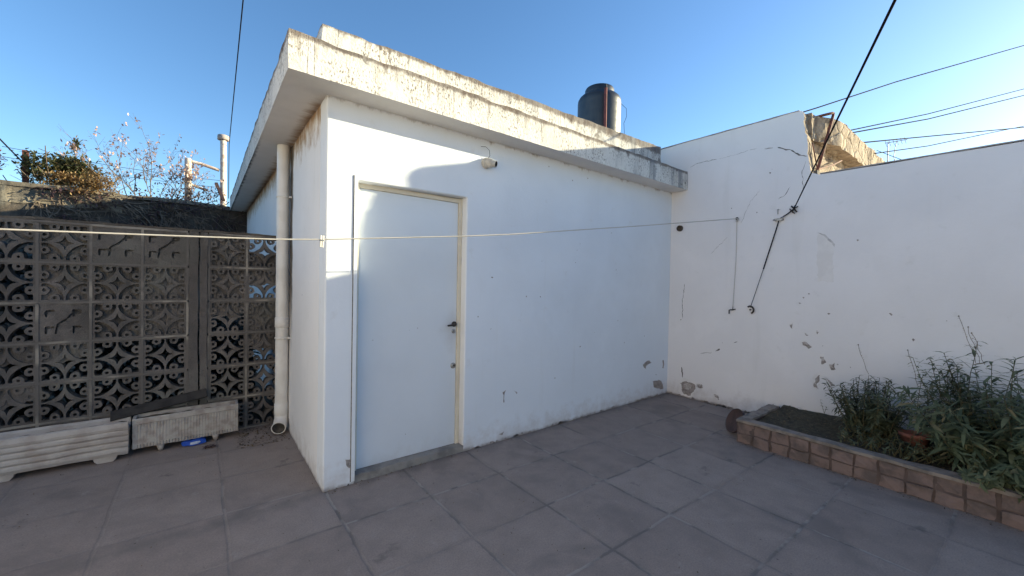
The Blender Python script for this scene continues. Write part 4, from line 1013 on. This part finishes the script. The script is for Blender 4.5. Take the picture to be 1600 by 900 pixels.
# ------------------------------------------------------------------ behind the screen
RY = 6.42
rw = thing('rear_wall', 'dark weathered rear wall behind the breeze block screen', 'wall', (-3, RY, 0))
def rtop(P, d):
    if P.z > 2.5: d = Vector((d.x, d.y*1.5, d.z*1.2 + 0.04*noise.noise(Vector((P.x*1.6, 0, 0))) - 0.010*(P.x+1.5)))
    return d
b = MB(); b.rough(-8, 0.4, RY, RY + 0.22, 0, 2.80, 0.055, 0.028, 0, 4, rtop); b.build('wall_face', MT['rearwall'], rw)
b = MB(); b.rough(-8, 0.4, RY - 0.03, RY + 0.25, 2.80, 2.865, 0.08, 0.018, 0, 3, rtop)
b.rough(-8, -1.75, RY - 0.012, RY + 0.05, 2.55, 2.795, 0.06, 0.022, 0, 4, rtop); b.build('coping', MT['coping'], rw)
b = MB()
for k in range(330):
    x = -0.1 - 2.7*random.random()**0.8; z = rnd(1.9, 2.85); p = Vector((x, RY - 0.04, z)); d = dirv(0, rnd(-1.9, .3)); pts = [p.copy()]
    for i in range(rnd(4, 12).__int__()):
        d = (d + Vector((rnd(-.4,.4), rnd(-.15,.12), rnd(-.4,.3)))).normalized(); p = p + d*0.07; p.y = min(p.y, RY - 0.03); pts.append(p.copy())
    b.tube(pts, rnd(.003,.008), 5)
for k in range(2600):
    x = -2.7*random.random()**0.8; z = rnd(1.75, 2.86)
    if noise.noise(Vector((x*2.2, z*3, 0))) < -0.05: continue
    b.leaf((x, RY - rnd(.03,.12), z), dirv(rnd(3.1,6.3), rnd(-1.4,.4)), rnd(.03,.08), rnd(.015,.04), curl=rnd(-.5,.9), mi=1, seg=2)
tag(b.build('dry_creeper', [MT['twig'], MT['leaf_dark']]), 'withered creeper matted over the dark rear wall', 'creeper', kind='stuff')
b = MB()  # dark leaves added so the holes of the screen read black
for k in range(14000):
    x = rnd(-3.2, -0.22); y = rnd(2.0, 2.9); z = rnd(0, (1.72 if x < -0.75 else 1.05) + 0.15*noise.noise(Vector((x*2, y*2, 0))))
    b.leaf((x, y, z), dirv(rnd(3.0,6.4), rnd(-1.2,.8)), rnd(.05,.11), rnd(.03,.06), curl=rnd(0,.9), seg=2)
tag(b.build('leaf_backing', m_leaf('shade_leaf', (0.012, 0.016, 0.010), (0.03, 0.036, 0.02))), 'dark tangled undergrowth added behind the screen to turn its holes black', 'leaf_backing', kind='stuff')

def leaf_cloud(b, c, rad, n, L_, W_, mi=0, up=0.3):
    c = Vector(c)
    clumps = [c + Vector((rnd(-1,1)*rad[0], rnd(-1,1)*rad[1], rnd(-1,1)*rad[2]))*0.75 for _ in range(max(4, n//70))]
    for k in range(n):
        q = random.choice(clumps) + Vector((random.gauss(0,1)*rad[0], random.gauss(0,1)*rad[1], random.gauss(0,1)*rad[2]))*0.22
        b.leaf(q, dirv(rnd(0,6.3), rnd(-.6,1.2)+up*.3), L_*rnd(.6,1.3), W_*rnd(.6,1.3), curl=rnd(-.2,.9), mi=mi, seg=2)
def twiggy(b, p, d, ln_, r, depth, ends, spread=0.55):
    pts = [Vector(p)]; d = d.normalized(); n = 5
    for i in range(n):
        d = (d + Vector((rnd(-.18,.18), rnd(-.12,.12), rnd(-.10,.14)))).normalized(); pts.append(pts[-1] + d*ln_/n)
    b.tube(pts, [r*(1-.45*i/n) for i in range(n+1)], 5)
    if depth == 0: ends.append((pts, d)); return
    for k in range(random.choice((2, 3))):
        q = pts[random.choice((2,3,4,5))]
        nd = (d + Vector((rnd(-1,1)*spread*1.3, rnd(-.5,.5)*spread, rnd(-.5,.8)*spread))).normalized()
        twiggy(b, q, nd, ln_*rnd(.55,.85), r*.6, depth-1, ends, spread)
# evergreen shrub
t = thing('green_shrub', 'green leafy shrub behind the left end of the dark rear wall', 'shrub', (-2.55, 7.0, 0))
b = MB(); ends = []
for k in range(5): twiggy(b, (-2.55 + rnd(-.12,.12), 7.0, 1.8), Vector((rnd(-.35,.35), rnd(-.2,.2), 1)), 1.0, .018, 1, ends)
b.tube([(-2.35,7.0,2.9),(-2.38,7.0,3.4),(-2.42,6.98,3.72)], .008, 5)
b.build('trunk', MT['bark'], t)
b = MB(); leaf_cloud(b, (-2.60,7.0,3.20), (.38,.30,.30), 2600, .075, .034); leaf_cloud(b, (-2.40,7.0,3.22), (.30,.25,.24), 1500, .07, .032); leaf_cloud(b, (-2.42,6.98,3.62), (.07,.07,.16), 160, .06, .03); leaf_cloud(b, (-2.28,7.0,3.2), (.16,.16,.18), 350, .07, .03)
b.build('crown', MT['leaf_green'], t)
t = thing('dry_bush', 'dry golden brown growth tumbling over the rear wall beside the green shrub', 'bush', (-2.3, 6.6, 0))
b = MB(); ends = []
for k in range(14): twiggy(b, (-2.3 + rnd(-.3,.3), 6.72, 2.5), Vector((rnd(-.8,.8), rnd(-.5,.2), rnd(.3,1))), .5, .008, 1, ends)
b.build('stem', MT['twig'], t)
b = MB(); leaf_cloud(b, (-2.30,6.42,2.93), (.34,.14,.16), 1700, .05, .022); leaf_cloud(b, (-2.02,6.5,3.02), (.26,.2,.24), 1300, .05, .02); leaf_cloud(b, (-1.95,6.5,2.86), (.2,.18,.10), 300, .05, .02)
b.build('foliage', MT['leaf_dry'], t)
t = thing('orange_bush', 'orange-leaved bush cut by the left edge of the picture', 'bush', (-3.32, 7.0, 0))
b = MB(); ends = []
for k in range(4): twiggy(b, (-3.35,7.0,1.8), Vector((rnd(-.3,.3), rnd(-.2,.2), 1)), 1.0, .014, 1, ends)
b.build('stem', MT['bark'], t)
b = MB(); leaf_cloud(b, (-3.36,7.0,3.22), (.16,.16,.34), 700, .06, .035); b.build('foliage', MT['leaf_orange'], t)
# withered vine tree
t = thing('withered_vine', 'sprawling bare vine with sparse pinkish dead leaves above the rear wall', 'vine', (-1.4, 7.0, 0))
b = MB(); ends = []
for (x, az, tilt, ln_) in ((-1.75,-1,.55,.75), (-1.62,-1,.2,.85), (-1.45,1,.15,.8), (-1.4,1,.6,.75), (-1.2,1,.5,.65), (-1.15,1,.9,.6), (-1.5,-1,.8,.6), (-1.0,1,.3,.55), (-.85,1,.5,.45), (-1.9,-1,.9,.7), (-1.7,-1,.35,.8), (-1.35,-1,.5,.7), (-1.25,1,.25,.6), (-1.05,1,.9,.6), (-.95,-1,.4,.6)):
    twiggy(b, (x, 6.95 + rnd(-.1,.1), 2.72), Vector((az*tilt, rnd(-.15,.15), 1)), ln_*.80, .009, 3, ends, .75)
b.build('stem', MT['twig'], t)
bp, bd = MB(), MB()
for pts, d in ends:
    for q in pts[1:]:
        for k in range(random.choice((0, 0, 1, 1, 2))):
            hi = q.z > 3.26 + rnd(-.2,.2)
            (bp if hi else bd).leaf(q + Vector((rnd(-.03,.03), rnd(-.03,.03), rnd(-.03,.02))), dirv(rnd(0,6.3), rnd(-1.4,.3)), rnd(.035,.07), rnd(.022,.042), curl=rnd(-.4,.9), seg=2)
bp.build('foliage', MT['leaf_pink'], t)
for k in range(900):
    x = -1.72 + 1.42*random.random(); z = 2.86 + abs(random.gauss(0, .14)); c = 1 if abs(x + 1.1) < .18 else .55
    if random.random() < c: bd.leaf((x, 6.95 + rnd(-.15,.15), z), dirv(rnd(0,6.3), rnd(-1.4,.2)), rnd(.03,.065), rnd(.02,.04), curl=rnd(-.4,.9), seg=2)
bd.build('lower_foliage', MT['leaf_dark'], t)
# posts and pipes over the rear wall
b = MB(); b.tube([(-2.945,7.0,2.2),(-2.945,7.0,3.479)], .045, 4, smooth=False)
tag(b.build('rusty_post', MT['rust'], None, loc=(-2.945,7.0,2.2)), 'short rusty square post on the left above the rear wall', 'post')
b = MB(); b.tube([(-0.36,6.62,2.98),(-0.47,7.0,3.36)], .035, 4, smooth=False)
tag(b.build('leaning_post', simple('dark_rust', (.06,.035,.04), (.04,.025,.028), 20, .9), None, loc=(-0.36,6.62,2.98)), 'short dark leaning stake at the foot of the tall capped pipe', 'stake')
t = thing('capped_pipe', 'tall pale flue pipe with a round cap next to the roof corner', 'flue pipe', (-0.355, 7.0, 0))
b = MB(); b.tube([(-0.352,7.0,0.5),(-0.355,7.0,3.4),(-0.36,7.0,4.27)], .052, 20); b.build('pipe', MT['galv'], t)
b = MB(); b.lathe([(.0,.10),(.085,.095),(.098,.08),(.098,.0),(.085,-.005),(.05,-.01)], (-0.36,7.0,4.25), (0,0,1), 24); b.build('cap', simple('grey_cap', (.42,.36,.34), (.3,.25,.24), 15, .7), t)
t = thing('branched_pipe', 'pale pipe standing with two side arms beside the capped flue', 'pipe frame', (-0.905, 7.0, 0))
b = MB(); b.tube([(-0.904,7.0,0.5),(-0.907,7.0,3.77)], .055, 16); b.build('upright', MT['galv'], t)
b = MB(); b.tube([(-0.93,7.0,3.73),(-0.70,7.0,3.70),(-0.42,7.0,3.63)], .030, 12); b.build('arm', MT['galv'], t)
b = MB(); b.tube([(-0.90,7.0,3.29),(-0.76,7.0,3.24),(-0.60,7.0,3.20)], .026, 12); b.build('arm', MT['galv'], t)
for k, (z0, z1, lb) in enumerate(((3.50, 3.44, 'upper thin fence wire strung behind the withered vine'), (3.34, 3.30, 'lower thin fence wire strung behind the withered vine'))):
    b = MB(); b.tube([(-3.2,7.05,z0),(-2.9,7.05,z0-.02),(-1.9,7.05,z0-.07),(-0.9,7.05,z1-.02),(-.3,7.05,z1)], .004, 5)
    tag(b.build('fence_wire', MT['cable']), lb, 'wire')

# ------------------------------------------------------------------ light, sky, camera
k_, m_ = 2.55, 0.695
sd = Vector((k_, -1, m_)).normalized()
el = math.asin(sd.z); rot = math.atan2(sd.x, sd.y)
w = bpy.data.worlds.new('World'); sc.world = w; w.use_nodes = True
nt = w.node_tree; bg = nt.nodes['Background']
sky = nt.nodes.new('ShaderNodeTexSky'); sky.sky_type = 'NISHITA'; sky.sun_disc = False
sky.sun_elevation = el; sky.sun_rotation = rot; sky.altitude = 300; sky.air_density = 1.0; sky.dust_density = 0.5; sky.ozone_density = 3.0
hs = nt.nodes.new('ShaderNodeHueSaturation'); hs.inputs['Saturation'].default_value = 1.10
nt.links.new(sky.outputs[0], hs.inputs['Color']); nt.links.new(hs.outputs[0], bg.inputs[0]); bg.inputs[1].default_value = 0.112
sl = bpy.data.lights.new('sun', 'SUN'); sl.energy = 5.0; sl.angle = R(0.53); sl.color = (1.0, 0.90, 0.60)
so = bpy.data.objects.new('sun', sl); col.objects.link(so); so.location = (10, -4, 8)
so.rotation_euler = (-sd).to_track_quat('-Z', 'Y').to_euler()

yaw, pitch, roll = 0.6638, -0.016, 0.019
f = Vector((math.sin(yaw)*math.cos(pitch), math.cos(yaw)*math.cos(pitch), math.sin(pitch)))
r = Vector((math.cos(yaw), -math.sin(yaw), 0)); u = r.cross(f)
r2 = math.cos(roll)*r + math.sin(roll)*u; u2 = -math.sin(roll)*r + math.cos(roll)*u
cam = bpy.data.cameras.new('camera'); co = bpy.data.objects.new('camera', cam); col.objects.link(co)
M3 = Matrix((r2, u2, -f)).transposed()
co.matrix_world = Matrix.Translation((-0.6648, -2.9562, 1.5)) @ M3.to_4x4()
cam.sensor_width = 36; cam.lens = 616.95/1600*36; cam.clip_start = 0.05; cam.clip_end = 2000
sc.camera = co
vs_ = sc.view_settings; vs_.view_transform = 'Standard'; vs_.look = 'None'; vs_.gamma = 1; vs_.exposure = 1.34; vs_.use_curve_mapping = False
sc.cycles.max_bounces = 8; sc.cycles.diffuse_bounces = 5
